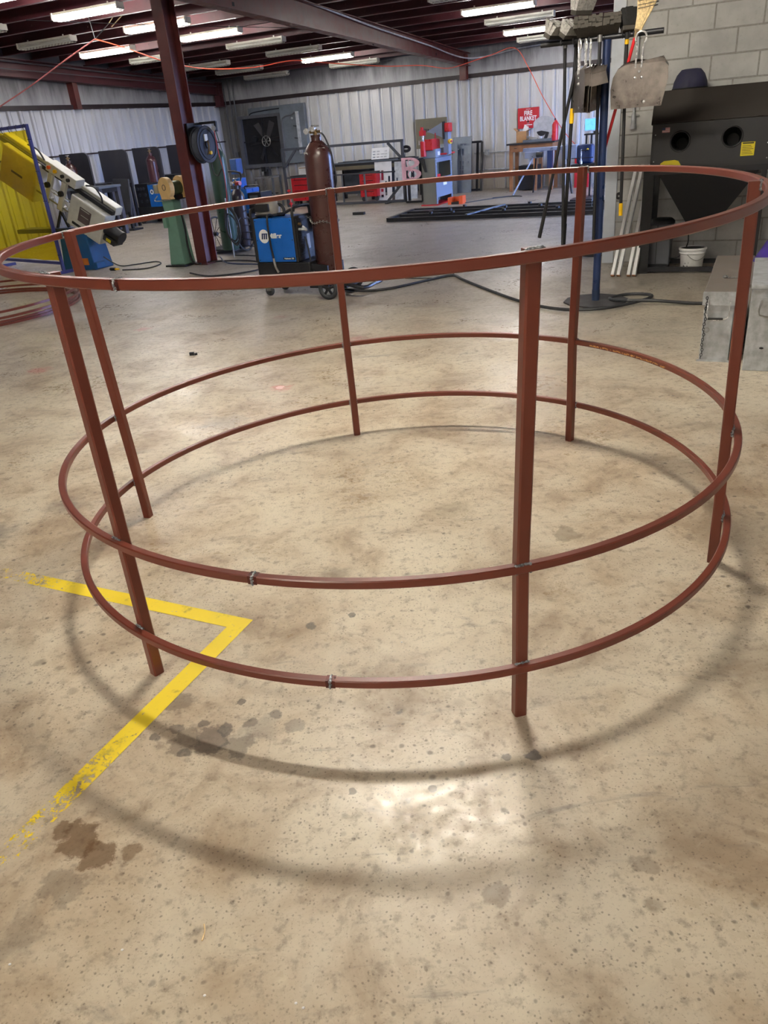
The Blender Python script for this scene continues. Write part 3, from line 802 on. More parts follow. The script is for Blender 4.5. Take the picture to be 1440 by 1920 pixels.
# straw broom
sb = thing('straw_broom', 'natural straw broom with a red handle hung head up', 'broom', 12.06, 11.90, 1.95)
inv = Matrix.Rotation(-ROT, 4, 'Z'); o_ = W(12.06, 11.90, 1.95)
q0, q1 = inv @ (W(12.05, 11.9, 1.93) - o_), inv @ (W(11.80, 11.70, 1.05) - o_)
MB().cyl(q0, q1, .012, n=12).build('handle', mat('red_handle', srgb(206, 36, 44), .35), sb, True)
st = MB()
for i in range(46):
    a = random.uniform(-1, 1); b = random.uniform(-1, 1)
    st.tube([(.0 + .018*a, .012*b, .0), (.035 + .04*a, .014*b, .10), (.065 + .075*a, .016*b, .22), (.085 + .105*a, .02*b, .36 + random.uniform(-.02, .02))], .0055, 5, sub=2)
st.prism([(-.02, 0), (.02, 0), (.08, .10), (.145, .22), (.185, .34), (-.015, .34), (-.01, .22), (-.005, .10)], -.013, .013, 'y')
st.build('straw', M_straw, sb)
for z in (.145, .165, .19, .21):
    c_, w_ = .045 + .1*z, .055 + .12*z
    MB().tube([(c_ - w_*.8, -.018, z), (c_, -.024, z + .003), (c_ + w_*.9, -.018, z + .008), (c_ + w_*.9, .018, z + .008), (c_, .024, z), (c_ - w_*.8, .018, z)], .002, 5, True, 3).build('binding', M_blackm, sb)
MB().tube([(.0, -.018, .02), (-.01, .0, -.03)], .016, 8, sub=1).build('neck', M_rope, sb)

# ================================================================== SANDBLAST CABINET
cb = thing('sandblast_cabinet', 'dark grey sandblast cabinet with two arm holes and a funnel hopper', 'blast cabinet', 12.06, 10.60)
M_cab = mat('charcoal_powder_coat', srgb(32, 32, 36), .5, 0, .12, 8, srgb(44, 41, 38), dirt_amt=.35)
M_cab_lit = mat('lit_brown_charcoal', srgb(44, 38, 33), .6, 0, .12, 5)  # browner, lighter charcoal: light on the sloping lid put into the colour
prof = [(.0, .93), (.0, 1.315), (.14, 1.555), (.50, 1.555), (.50, .93)]
sd = MB(); sd.prism(prof, 0, .012, 'x'); sd.build('side_panel', M_cab, cb)
sd = MB(); sd.prism(prof, .988, 1.0, 'x'); sd.build('side_panel', M_cab, cb)
fp = MB(); fp.plate_hole(.0, .47, .93, 1.315, .245, 1.155, .078, 0, .012).plate_hole(.47, 1.0, .93, 1.315, .675, 1.165, .078, 0, .012); fp.build('front_panel', M_cab, cb)
lid = MB(); lid.add([(-.012, -.012, 1.31), (1.012, -.012, 1.31), (1.012, .135, 1.57), (-.012, .135, 1.57), (-.012, .02, 1.30), (1.012, .02, 1.30), (1.012, .15, 1.55), (-.012, .15, 1.55)], [(0,1,2,3),(7,6,5,4),(0,4,5,1),(1,5,6,2),(2,6,7,3),(3,7,4,0)])
lid.build('lid', M_cab_lit, cb)
MB().box(-.012, 1.012, .135, .51, 1.552, 1.568).build('top_panel', M_cab_lit, cb)
MB().box(0, 1, .49, .5, .93, 1.555).build('rear_panel', M_cab, cb)
for x, z in ((.245, 1.155), (.675, 1.165)):
    MB().torus((x, -.002, z), .082, .007, 'y', 32, 8).build('arm_ring', M_blackp, cb, True)
    MB().cyl((x, .012, z), (x, .20, z - .03), .078, .05, 24, False).cyl((x, .20, z - .03), (x, .21, z - .03), .05, n=20).build('glove_sleeve', mat('black_glove', srgb(14, 14, 16), .6), cb, True)
hp = MB(); hp.add([(.06, .01, .92), (.95, .01, .92), (.95, .47, .92), (.06, .47, .92), (.34, .20, .44), (.62, .20, .44), (.62, .30, .44), (.34, .30, .44)], [(0,1,5,4),(1,2,6,5),(2,3,7,6),(3,0,4,7),(4,5,6,7),(3,2,1,0)])
hp.build('hopper', mat('hopper_paint', srgb(22, 23, 30), .5), cb)
MB().box(0, 1.0, -.004, .03, .885, .935).build('lower_rail', M_blackm, cb)
for x, y in ((0.02, .02), (.965, .02), (.02, .47), (.965, .47)): MB().box(x - .02 - (.05 if x < .5 else 0), x + .025, y - .02, y + .02, 0, .93).build('leg', M_blackp, cb)
MB().box(0, 1.0, .0, .04, .02, .06).build('base_rail', M_blackm, cb)
MB().box(0, 1.0, .45, .49, .02, .06).build('base_rail', M_blackm, cb)
for x in (.02, .965): MB().box(x - .02, x + .02, .03, .46, .02, .06).build('base_rail', M_blackm, cb)
MB().prism([(.085, .945), (.27, .955), (.245, .995), (.21, 1.005), (.12, 1.0), (.09, .98)], -.003, 0, 'y').build('warning_label', M_ylabel, cb)
wl = MB().box(.755, .865, -.003, 0, 1.005, 1.115).build('warning_label', M_ylabel, cb)
lb = MB()
for i in range(6): lb.box(.765, .855 - .01*(i % 3), -.004, -.003, 1.018 + i*.013, 1.022 + i*.013)
lb.box(.765, .855, -.004, -.003, 1.10, 1.112); lb.build('label_print', mat('label_ink', srgb(60, 54, 20), .6), wl)
fg = MB().box(.085, .15, -.003, 0, 1.235, 1.275).build('flag_sticker', M_white, cb)
fs_ = MB()
for i in range(4): fs_.box(.085, .15, -.004, -.003, 1.236 + i*.0105, 1.241 + i*.0105)
fs_.build('red_stripes', M_red, fg); MB().box(.085, .112, -.0045, -.004, 1.254, 1.275).build('blue_canton', M_navy, fg)
for x, z in ((.03, 1.22), (.03, 1.0), (.97, 1.25), (.965, 1.10), (.97, .98)): MB().sphere((x, -.003, z), .006, .004, .006, 8, 5).build('bolt', M_chrome, cb, True)
for x in (.12, .5, .88): MB().cyl((x - .02, -.012, 1.315), (x + .02, -.012, 1.315), .008, n=8).build('hinge', M_cab_lit, cb)

hd = thing('bump_cap', 'dark navy dome-shaped cap resting on the blast cabinet', 'cap', 12.32, 10.28, 1.57)
cp = MB(); cp.lathe([(.15, 0), (.15, .012), (.142, .06), (.118, .115), (.082, .155), (.05, .16), (.001, .16)], n=24, m=Matrix.Diagonal((1, .8, 1, 1)).to_3x3().to_4x4())
cp.build('crown', mat('navy_fabric', srgb(40, 40, 66), .7, 0, .15, 20), hd, True)
MB().torus((0, 0, .006), .15, .006, 'z', 28, 6, Matrix.Diagonal((1, .8, 1, 1))).build('rim', M_blackp, hd, True)

dc = thing('dust_collector', 'grey floor-standing dust collector box under the blast cabinet', 'machine', 12.17, 10.34, .0)
MB().box(-.11, .11, -.08, .12, .05, .43).build('casing', mat('collector_grey', srgb(88, 90, 96), .5, 0, .12, 6), dc, bevel=.012)
MB().box(-.02, -.014, -.082, -.08, .06, .42).build('panel_seam', M_blackp, dc)
MB().lathe([(.12, .43), (.115, .455), (.09, .475), (.001, .48)], (.01, .02, 0), 20).build('motor_cover', M_cab, dc, True)
MB().box(-.10, .10, -.07, .11, 0, .05).build('plinth', M_blackm, dc)
MB().tube([(.11, .0, .1), (.2, .03, .12), (.26, .06, .24), (.24, .1, .4)], .006, 6).build('power_cable', M_blackp, dc, True)

bk = thing('bucket', 'white plastic pail with a wire handle under the blast cabinet', 'bucket', 12.485, 10.36)
MB().lathe([(.095, 0), (.098, .004), (.116, .20), (.113, .203), (.111, .195), (.094, .01), (.001, .01)], n=28).build('pail', M_dwhite, bk, True)
MB().lathe([(.118, .155), (.124, .158), (.124, .165), (.120, .167), (.120, .185), (.128, .188), (.128, .205), (.112, .207), (.112, .155)], n=28).build('lid_collar', M_white, bk, True)
MB().lathe([(.110, .19), (.108, .198), (.06, .205), (.001, .20)], n=20).build('contents', M_blackp, bk, True)
MB().tube([(.122, -.02, .17), (.11, -.09, .13), (.06, -.118, .10), (.0, -.115, .12), (-.05, -.105, .165)], .003, 6).build('wire_handle', M_steel, bk, True)
sp = MB()
for x, z, w in ((-.06, .04, .02), (-.045, .03, .012), (-.072, .025, .012), (-.03, .045, .01), (-.05, .07, .008), (-.02, .075, .006)):
    a = math.atan2(-math.sqrt(max(.0001, .103**2 - x*x)), x); sp.cbox((.1045*math.cos(a)*(1+z*.35), .1045*math.sin(a)*(1+z*.35), z), w, .004, w*.6, (0, .5, a + PI/2))
sp.build('paint_smear', M_blackp, bk)
# white boards leaning on the wall
for i, (u, lab) in enumerate(((11.80, 'white painted board leaning leftmost against the block wall'), (11.855, 'white painted board second from left leaning against the block wall'), (11.95, 'white painted board third from left leaning against the block wall'), (12.0, 'white painted board nearest the blast cabinet leaning against the wall'))):
    r = thing('white_board', lab, 'board', u, 10.74, 0, 0, 'white boards leaning by the blast cabinet')
    du = (.075, .075, .055, .045)[i]
    MB().bar((0, 0, 0.01), (du, .66, .94), .042, .03, (1, 0, .2)).build('plank', M_white, r)
    MB().bar((-.001, -.002, 0.0), (.002, .006, .012), .043, .031, (1, 0, .2)).build('end_grain', M_wood, r)
# pipe with valve on the block wall
pv_ = thing('air_pipe', 'grey air pipe with a valve fixed to the block wall', 'pipe', 11.80, 9.93, 0)
MB().cyl((0, -.05, 1.40), (0, -.05, 2.9), .012, n=10).build('pipe', M_galv, pv_, True)
MB().cyl((0, -.05, 1.31), (0, -.05, 1.40), .02, n=12).build('valve_body', M_galv, pv_, True)
MB().cyl((0, -.05, 1.27), (0, -.05, 1.31), .028, n=12).build('end_cap', M_galv, pv_, True)
MB().box(-.05, .05, -.06, -.04, 1.385, 1.398).build('valve_handle', M_steel, pv_)
for x in (-.045, .045): MB().sphere((x, -.05, 1.39), .008).build('bolt', M_chrome, pv_)
kn = thing('rubber_bumper', 'round black rubber bumper on the block wall low beside the jamb', 'bumper', 11.70, 9.945, .66)
MB().lathe([(.035, 0), (.034, .02), (.024, .03), (.001, .03)], n=18, m=Matrix.Rotation(PI/2, 4, 'X')).build('pad', M_blackp, kn, True)
MB().cyl((0, -.03, 0), (0, -.034, 0), .008, n=8).build('screw', M_steel, kn)

# ================================================================== STEEL BOXES AT RIGHT
bx = thing('tool_box', 'long galvanised steel box with an end handle and hanging chain', 'steel box', 12.79, 13.53)
MB().box(0, .17, 0, 1.28, 0, .405).build('body', M_galv, bx, bevel=.004)
MB().box(-.008, .176, -.008, 1.29, .405, .43).build('lid', M_dusttop, bx, bevel=.004)
MB().box(-.012, .178, -.012, -.006, .35, .432).build('lid_lip', M_galv, bx)
MB().tube([(.025, -.012, .385), (.022, -.03, .34), (.03, -.034, .275), (.135, -.034, .275), (.145, -.03, .34), (.145, -.012, .385)], .004, 6, sub=3).build('end_handle', M_chrome, bx, True)
MB().cyl((.028, -.034, .275), (.115, -.034, .275), .007, n=8).build('handle_grip', M_blackp, bx, True)
ch = MB()
for i in range(24):
    z = .395 - i*.016
    ch.torus((.012 + .003*math.sin(i), -.014, z), .009, .0022, 'x' if i % 2 else 'y', 10, 5, Matrix.Diagonal((.7, .7, 1, 1)))
ch.build('chain', M_blackm, bx, True)
MB().torus((.03, -.016, .20), .014, .0025, 'y', 14, 5).build('chain_ring', M_steel, bx, True)
MB().box(-.012, .176, -.01, -.004, 0, .012).build('bottom_lip', M_galv, bx)
MB().sphere((.09, .42, .44), .016, .016, .012).cyl((.09, .42, .432), (.17, .42, .437), .005, n=6).build('lid_latch', M_steel, bx, True)
bx2 = thing('tool_box', 'narrow steel box standing tight behind the chained one', 'steel box', 12.985, 13.30)
MB().box(0, .05, 0, 1.05, .10, .41).build('body', M_galv, bx2, bevel=.004)
MB().box(-.004, .054, -.004, 1.055, .41, .43).build('lid', M_dusttop, bx2)
for y in (.03, 1.0): MB().box(.005, .045, y, y + .03, 0, .10).build('foot', M_blackm, bx2)
chs = thing('steel_chest', 'galvanised steel chest cut by the right photo edge', 'steel box', 13.045, 13.70)
MB().box(0, .62, 0, .9, 0, .48).build('body', M_galv, chs, bevel=.005)
MB().box(-.006, .626, -.008, .91, .48, .505).build('lid', M_galv, chs, bevel=.004)
MB().tube([(.06, -.01, .42), (.055, -.03, .34), (.16, -.03, .34), (.165, -.01, .42)], .006, 6, sub=3).build('handle', M_steel, chs, True)
MB().box(.05, .175, -.008, 0, .405, .435).build('handle_plate', M_galv, chs)
MB().sphere((.09, -.002, .14), .012, .004, .006).build('dent', M_blackp, chs)
# purple cover behind, on another crate
pc = thing('crate', 'low pale crate behind the steel chest', 'crate', 13.06, 12.62)
MB().box(0, .7, 0, .5, 0, .30).build('body', M_dwhite, pc)
MB().box(-.01, .71, -.01, .51, .29, .32).build('rim', M_galv, pc)
pp = thing('purple_cloth', 'crumpled purple cloth heaped on the crate at the right edge', 'cloth', 13.37, 12.36, .32)
cl = MB(); nx, ny = 18, 14; vs = []
for j in range(ny):
    for i in range(nx):
        x = -.36 + .72*i/(nx-1); y = -.26 + .52*j/(ny-1)
        e = max(0, 1 - (abs(x)/.36)**3) * max(0, 1 - (abs(y)/.26)**3)
        z = e*(.38 + .06*math.sin(9*x + 4*y) + .04*math.sin(17*x - 7*y) + .03*math.sin(23*y)) + .004
        vs.append((x + .02*math.sin(11*y), y + .02*math.sin(13*x), z))
cl.add(vs, [(j*nx+i, j*nx+i+1, (j+1)*nx+i+1, (j+1)*nx+i) for j in range(ny-1) for i in range(nx-1)])
cl.build('folds', M_purple, pp, True)

# ================================================================== HOSES ON THE FLOOR
def floor_cable(name, label, pts, r, m, cat='hose'):
    o = MB().tube([(x, y, z) for x, y, z in pts], r, 8, sub=8).build(name, m, None, True)
    return tag(o, label, cat)
floor_cable('air_hose', 'thick dark hose lying across the floor from the cart past the blue pole', [(-.30, 8.25, .016), (-.05, 7.98, .014), (.25, 7.95, .014), (.70, 8.25, .014), (.95, 8.38, .014), (1.02, 8.1, .014), (1.13, 7.64, .014), (1.37, 6.80, .014), (1.60, 6.36, .02), (1.88, 6.22, .026), (2.15, 6.30, .026), (2.38, 6.45, .026), (2.44, 6.62, .016), (2.30, 6.72, .014), (2.10, 6.62, .018), (2.12, 6.42, .034), (2.35, 6.28, .04), (2.62, 6.18, .016), (2.75, 6.13, .014)], .013, M_rubber)
floor_cable('thin_cord', 'thin dark cord in a loop on the floor beside the cylinder cart', [(-.02, 8.55, .006), (.35, 8.75, .006), (.8, 8.8, .006), (.98, 8.5, .006), (.8, 8.35, .006), (.45, 8.5, .006)], .005, M_rubber, 'cord')
floor_cable('extension_lead', 'black power cord with a plug trailing from the band saw', [(-3.66, 11.5, .15), (-3.45, 11.45, .02), (-3.25, 11.5, .008), (-2.98, 11.62, .008), (-2.84, 11.35, .008), (-2.95, 11.0, .008), (-3.3, 11.05, .008)], .009, M_rubber, 'cord')
pg = thing('power_plug', 'black and yellow power plug lying on the floor by the band saw', 'plug', 5.0, 10.25, .012)
MB().cyl((-.05, 0, .012), (.03, 0, .012), .022, n=10).build('body', M_blackp, pg, True)
MB().cyl((.03, 0, .012), (.10, 0, .012), .012, n=8).build('strain_relief', M_yellow, pg, True)
for y in (-.008, .008): MB().box(-.075, -.05, y - .002, y + .002, .008, .016).build('prong', M_brass, pg)
# small litter
lt = thing('metal_offcut', 'small black offcut lying on the bare floor left of the frame', 'offcut', 9.11, 13.92)
MB().cbox((0, 0, .012), .035, .02, .024, (0, 0, .4)).cbox((.03, .01, .008), .02, .012, .016, (0, 0, 1.0)).build('chip', M_blackm, lt)
tw = thing('straw_bit', 'thin pale straw splinter on the floor near the bottom edge', 'splinter', 12.15, 17.91)
MB().tube([(-.012, .018, .003), (0, .004, .004), (.006, -.014, .003)], .0016, 5).build('stalk', M_straw, tw)
for i, (x, y) in enumerate(((-.25, .89), (-.235, .88), (-.43, .92), (-.62, 1.03), (.02, 2.0), (-.85, 1.02))):
    o = MB().sphere((0, 0, .002), .0035, .0028, .002, 6, 4).build('white_crumb', M_white); o.location = (x, y, 0)
    tag(o, 'tiny white crumb on the concrete in the foreground', 'crumb', 'white crumbs on the foreground floor')
# ================================================================== GAS CYLINDERS
def cylinder(name, label, u, v, z0, r, h, m, cap='valve', tilt=0., group=None, rot=0., label_band=False, tilt_y=0.):
    t = thing(name, label, 'gas cylinder', u, v, z0, rot, group)
    t.rotation_euler = Euler((tilt_y, tilt, ROT + rot))
    MB().lathe([(r*.93, 0), (r, .02), (r, h - r*1.15), (r*.96, h - r*.8), (r*.80, h - r*.45), (r*.52, h - r*.12), (r*.36, h), (r*.34, h + .03), (.001, h + .03)], n=28).build('shell', m, t, True)
    MB().cyl((0, 0, h + .03), (0, 0, h + .05), r*.38, n=16).build('neck_ring', m, t, True)
    if cap == 'valve':
        MB().cyl((0, 0, h + .05), (0, 0, h + .12), .018, n=10).cyl((-.04, 0, h + .09), (.05, 0, h + .09), .012, n=8).build('valve', M_brass, t, True)
        MB().torus((0, 0, h + .14), .028, .008, 'z', 14, 6).cyl((0, 0, h + .12), (0, 0, h + .145), .006, n=6).build('hand_wheel', M_steel, t, True)
    return t
# ================================================================== WELDER ON ITS CART
wc = thing('welder_cart', 'black running-gear cart carrying the blue welder and brown cylinder', 'cart', 8.40, 11.78)
MB().box(.0, .62, .0, .40, .17, .34).build('tray', M_blackm, wc, bevel=.01)
MB().box(.58, 1.0, .02, .38, .085, .115).build('cylinder_platform', M_blackm, wc)
MB().prism([(.56, .33), (.80, .30), (.80, .12), (.56, .12)], .03, .05, 'y').build('side_gusset', M_blackm, wc)
MB().prism([(.56, .33), (.80, .30), (.80, .12), (.56, .12)], .36, .38, 'y').build('side_gusset', M_blackm, wc)
for y in (-.11, .47):
    w = MB().torus((.86, y, .105), .085, .022, 'y', 28, 10).build('tyre', M_rubber, wc, True)
    hb = MB().cyl((.86, y - .02, .105), (.86, y + .02, .105), .022, n=12)
    for k in range(5):
        a = 2*PI*k/5 + .3; hb.bar((.86, y, .105), (.86 + .075*math.cos(a), y, .105 + .075*math.sin(a)), .022, .014, (0, 1, 0))
    hb.build('wheel_hub', M_blackp, wc)
MB().cyl((.86, -.12, .105), (.86, .48, .105), .012, n=8).build('axle', M_steel, wc)
for y in (.05, .35):
    MB().torus((.08, y, .05), .036, .016, 'y', 20, 8).cyl((.08, y - .01, .05), (.08, y + .01, .05), .018, n=10).build('caster_wheel', M_rubber, wc, True)
    MB().box(.05, .11, y - .022, y - .016, .05, .17).box(.05, .11, y + .016, y + .022, .05, .17).build('caster_fork', M_steel, wc)
MB().tube([(1.0, -.02, .14), (1.20, -.02, .10), (1.22, .19, .10), (1.20, .42, .10), (1.0, .42, .14)], .02, 8, sub=3).build('rear_foot_bar', M_blackm, wc, True)
MB().bar((.66, .20, .33), (.66, .20, .86), .03).build('cylinder_rack_post', M_blackm, wc)
MB().prism([(.50, .60), (.50, .86), (.64, .86), (.64, .60)], .37, .39, 'y').build('rack_plate', M_blackm, wc)

we = thing('welder', 'bright blue welding power source with a white round logo on the cart', 'welder', 8.40, 11.78, .345)
M_blk = M_blackp
MB().box(.03, .47, .0, .35, .0, .415).build('shell', M_blue, we, bevel=.006)
MB().box(-.01, .032, -.004, .354, -.005, .425).build('front_bezel', M_blk, we, bevel=.012)
MB().box(.468, .50, -.004, .354, -.005, .425).build('rear_bezel', M_blk, we, bevel=.012)
ep = MB().box(.50, .512, .02, .335, .01, .40).build('rear_panel', M_blk, we)
for i in range(14): MB().box(.512, .518, .04, .13, .05 + i*.015, .057 + i*.015).build('louvre', M_blackm, ep)
MB().box(.512, .515, .19, .245, .10, .24).build('rating_label', mat('grey_label', srgb(150, 152, 156), .5), ep)
MB().tube([(.512, .05, .30), (.56, .05, .30), (.57, .1, .285), (.54, .13, .30), (.515, .12, .32)], .012, 8).build('cable_gland', M_galv, ep, True)
MB().cyl((.512, .06, .35), (.535, .06, .35), .014, n=10).build('gas_inlet', M_brass, ep, True)
MB().tube([(.515, .15, .22), (.54, .14, .12), (.58, .10, -.02), (.66, .0, -.12)], .009, 8).build('supply_cable', M_blackm, ep, True)
for x in (-.0, .485):
    MB().tube([(x, .01, .38), (x, .005, .47), (x + .0, .06, .505), (x, .29, .505), (x, .345, .47), (x, .34, .38)], .014, 8, sub=4).build('carry_handle', M_blk, we, True)
# round logo, name and model plate on the side
for x in (.045, .455):
    for z in (.02, .21, .395): MB().sphere((x, -.001, z), .006, .004, .006, 8, 5).build('screw', M_blk, we, True)
lg = MB().prism([(.13 + .058*math.cos(2*PI*k/32), .25 + .066*math.sin(2*PI*k/32)) for k in range(32)], -.002, 0, 'y').build('logo_disc', M_white, we)
for k in range(3): MB().prism([(.100 + k*.024, .222), (.116 + k*.024, .222), (.124 + k*.024, .278), (.108 + k*.024, .278)], -.0035, -.002, 'y').build('logo_bar', M_navy, lg)
MB().prism([(.116, .268), (.172, .268), (.174, .278), (.118, .278)], -.0035, -.002, 'y').build('logo_bar', M_navy, lg)
text_mesh('Miller', .064, M_white, we, (.258, -.002, .25), (PI/2, 0, 0), 'brand_lettering', bold=.0022, sx=1.05)
mp = MB().box(.325, .462, -.002, 0, .022, .043).build('model_plate', M_blk, we)
text_mesh('Multimatic 255', .019, M_white, mp, (.393, -.003, .0325), (PI/2, 0, 0), 'model_lettering', sx=.98)
MB().tube([(.20, .12, .43), (.205, .02, .45), (.205, -.02, .40), (.205, -.018, .2), (.225, -.02, .02), (.23, -.01, -.06), (.27, .02, -.12)], .010, 8, sub=6).build('torch_hose', M_blackm, we, True)
MB().tube([(.222, -.021, .04), (.228, -.018, -.04), (.25, -.005, -.10)], .0125, 8).build('hose_sleeve', M_steel, we, True)
# helmet and gloves lying on the machine
hm = thing('welding_helmet', 'grey welding helmet lying on top of the blue welder', 'helmet', 8.50, 11.60, .77)
MB().lathe([(.11, 0), (.118, .03), (.115, .09), (.09, .15), (.05, .175), (.001, .18)], n=18, m=Matrix.Diagonal((1.15, .9, 1, 1))).build('shell', mat('helmet_grey', srgb(120, 116, 110), .45, 0, .15, 9), hm, True)
MB().box(-.08, .08, -.116, -.09, .05, .12).build('lens_window', M_blackp, hm, bevel=.006)
MB().torus((0, 0, .012), .118, .012, 'z', 24, 8, Matrix.Diagonal((1.15, .9, 1, 1))).build('rim', M_blackp, hm, True)
tc = thing('torch_bundle', 'black welding torch with coiled lead on top of the blue welder', 'torch', 8.62, 11.58, .77)
MB().torus((0, 0, .04), .06, .016, 'y', 20, 8).build('lead_coil', M_blackm, tc, True)
MB().tube([(.0, -.05, .012), (.08, -.06, .02), (.16, -.04, .05), (.20, -.03, .04)], .014, 8).build('torch_handle', M_blackp, tc, True)
for k, (x, z) in enumerate(((.15, .10), (.145, .22))):
    MB().cyl((.155, .0, .0), (x, .0, z), .006, n=6).sphere((x, 0, z), .020, .020, .014).build('red_knob_stick', M_red, tc, True)
gc = cylinder('gas_cylinder', 'tall brown shielding gas cylinder chained to the welder cart', 9.135, 11.585, .115, .132, 1.30, M_brown, 'none', tilt=.0)
rg = MB().cyl((0, 0, 1.35), (0, 0, 1.40), .022, n=12).cyl((-.06, 0, 1.375), (.06, 0, 1.375), .013, n=10).build('valve', M_brass, gc, True)
MB().torus((0, 0, 1.425), .034, .009, 'z', 16, 6).cyl((-.034, 0, 1.425), (.034, 0, 1.425), .006, n=6).cyl((0, -.034, 1.425), (0, .034, 1.425), .006, n=6).cyl((0, 0, 1.40), (0, 0, 1.43), .008, n=6).build('hand_wheel', M_steel, rg, True)
MB().cyl((-.075, -.03, 1.385), (-.075, -.05, 1.385), .026, n=14).cyl((.0, -.04, 1.40), (.0, -.062, 1.40), .024, n=14).build('gauge', M_chrome, rg, True)
MB().tube([(.05, 0, 1.37), (.08, .02, 1.33), (.11, .05, 1.22), (.12, .07, 1.1), (.10, .12, .9), (-.1, .18, .72)], .008, 8).build('gas_hose', M_rubber, gc, True)
for a in (-2.75, -2.2): MB().cbox((.115*math.cos(a), .115*math.sin(a), 1.175), .004, .075, .07, (0, .38, a)).build('shoulder_label', M_dwhite, gc)
for a in (-.7,): MB().cbox((.098*math.cos(a), .098*math.sin(a), 1.225), .004, .07, .03, (0, .55, a)).build('shoulder_label', M_dwhite, gc)
cn = MB()
for i in range(30):
    a = PI*1.02 + i*(PI*1.1)/29; cn.torus((.139*math.cos(a), .139*math.sin(a), .60 + .012*math.sin(i*.5) - .03*i/29), .011, .003, 'z' if i % 2 else 'x', 10, 5)
for i in range(10): cn.torus((-.139 - i*.022, .02 + i*.006, .605 + .016*math.sin(i*.35)), .011, .003, 'z' if i % 2 else 'y', 10, 5)
cn.build('retaining_chain', M_steel, gc, True)

# ================================================================== PEDESTAL GRINDER
pg_ = thing('pedestal_grinder', 'pedestal bench grinder with cream wheel guards on a green stand', 'grinder', 5.87, 9.84)
MB().add([(-.125,-.10,.02),(.125,-.10,.02),(.125,.14,.02),(-.125,.14,.02),(-.075,-.065,.55),(.085,-.065,.55),(.085,.09,.55),(-.075,.09,.55),(-.10,-.07,.86),(.09,-.07,.86),(.09,.10,.86),(-.10,.10,.86)], [(0,1,5,4),(1,2,6,5),(2,3,7,6),(3,0,4,7),(4,5,9,8),(5,6,10,9),(6,7,11,10),(7,4,8,11),(8,9,10,11),(3,2,1,0)]).build('stand', M_mint, pg_, bevel=.012)
MB().box(-.17, .17, -.15, .18, 0, .022).build('floor_plate', M_blackm, pg_)
MB().box(-.10, -.04, -.12, -.06, .50, .64).build('switch_box', M_mint, pg_, bevel=.006)
MB().cyl((.055, -.06, .98), (.085, .11, .98), .09, n=24).build('motor', mat('olive_motor', srgb(70, 82, 60), .45), pg_, True)
MB().box(-.06, .14, -.02, .26, .84, .90).build('motor_foot', M_blackm, pg_)
for dx, dy, r in ((.05, -.10, .135), (.09, .15, .135)):
    q = Matrix.Translation((dx, dy, .99)) @ Matrix.Rotation(-.28, 4, 'Z')
    g = MB(); g.prism([(r*math.cos(t), r*math.sin(t)) for t in [(-.9 + i*(PI + 1.5)/20) for i in range(21)]] + [(-.10, -.135), (.11, -.135)], -.035, .035, 'y', q)
    go = g.build('wheel_guard', M_cream, pg_, bevel=.005)
    MB().torus(q @ Vector((.0, -.037, .01)), .034, .004, 'y', 20, 6, Matrix.Rotation(-.28, 4, 'Z')).build('hub_ring', M_blackm, go, True)
MB().box(-.17, -.10, -.10, -.03, .93, 1.04).build('eye_shield', mat('dusty_shield', srgb(150, 146, 128), .5), pg_, bevel=.01)
MB().tube([(-.15, -.06, .90), (-.17, -.1, .84), (.1, -.12, .85)], .007, 6).build('tool_rest', M_steel, pg_, True)
MB().tube([(.09, .05, .70), (.13, .03, .5), (.15, .0, .25), (.22, -.04, .05), (.34, -.03, .02)], .012, 8).build('power_cable', M_blackp, pg_, True)
MB().bar((.12, .1, .02), (.05, .1, .80), .03).build('rear_brace', M_mint, pg_)

# ================================================================== HOSE REEL, TORCH CART
hr_ = thing('hose_reel', 'dark steel hose reel mounted on the maroon column', 'hose reel', 6.26, 9.56, 1.46)
for x in (.04, .15): MB().lathe([(.215, -.008), (.222, 0), (.215, .008), (.17, .004), (.08, .003), (.001, .003)] if x > .1 else [(.215, -.008), (.222, 0), (.215, .008), (.001, .004)], (x, 0, 0), 36, Matrix.Rotation(PI/2, 4, 'Y')).build('flange', M_darkbl, hr_, True)
co = MB()
for k in range(4):
    for j in range(2): co.torus((.055 + k*.023, 0, 0), .165 + j*.022, .0115, 'x', 36, 7)
co.build('wound_hose', mat('hose_grey', srgb(84, 90, 104), .55), hr_, True)
MB().cyl((-.02, 0, 0), (.17, 0, 0), .05, n=18).build('drum_hub', M_blackm, hr_, True)
MB().torus((.158, 0, 0), .175, .008, 'x', 32, 6).build('edge_ring', M_blackm, hr_, True)
MB().tube([(.16, .0, -.02), (.19, -.03, .04), (.20, -.05, -.05), (.18, -.06, -.12)], .011, 8).build('swivel', M_brass, hr_, True)
MB().box(.155, .17, -.06, .0, .04, .12).build('label', M_white, hr_)
MB().cyl((.155, .03, -.10), (.175, .03, -.10), .022, n=14).build('lock_knob', M_yellow, hr_, True)
MB().box(-.02, .0, -.16, .16, -.10, .26).build('mount_plate', M_blackm, hr_)
MB().bar((.0, .12, .25), (.24, .12, .25), .03).bar((.24, .12, .26), (.24, .12, .14), .03).build('guide_arm', M_blackm, hr_)
MB().cyl((.22, .09, .18), (.22, .15, .18), .03, n=12).build('guide_roller', M_galv, hr_, True)
MB().tube([(.22, .1, .15), (.26, .06, -.1), (.30, .05, -.35), (.30, .03, -.65), (.26, .02, -.8)], .006, 6).build('red_hose', M_red, hr_, True)
MB().tube([(.24, .1, .15), (.30, .08, -.05), (.33, .06, -.15), (.33, .05, -.5), (.28, .03, -.9)], .006, 6).build('green_hose', M_green, hr_, True)
MB().tube([(.06, .15, -.17), (.1, .1, -.33), (.2, .05, -.38), (.28, .05, -.30)], .009, 6).build('slack_hose', M_rubber, hr_, True)
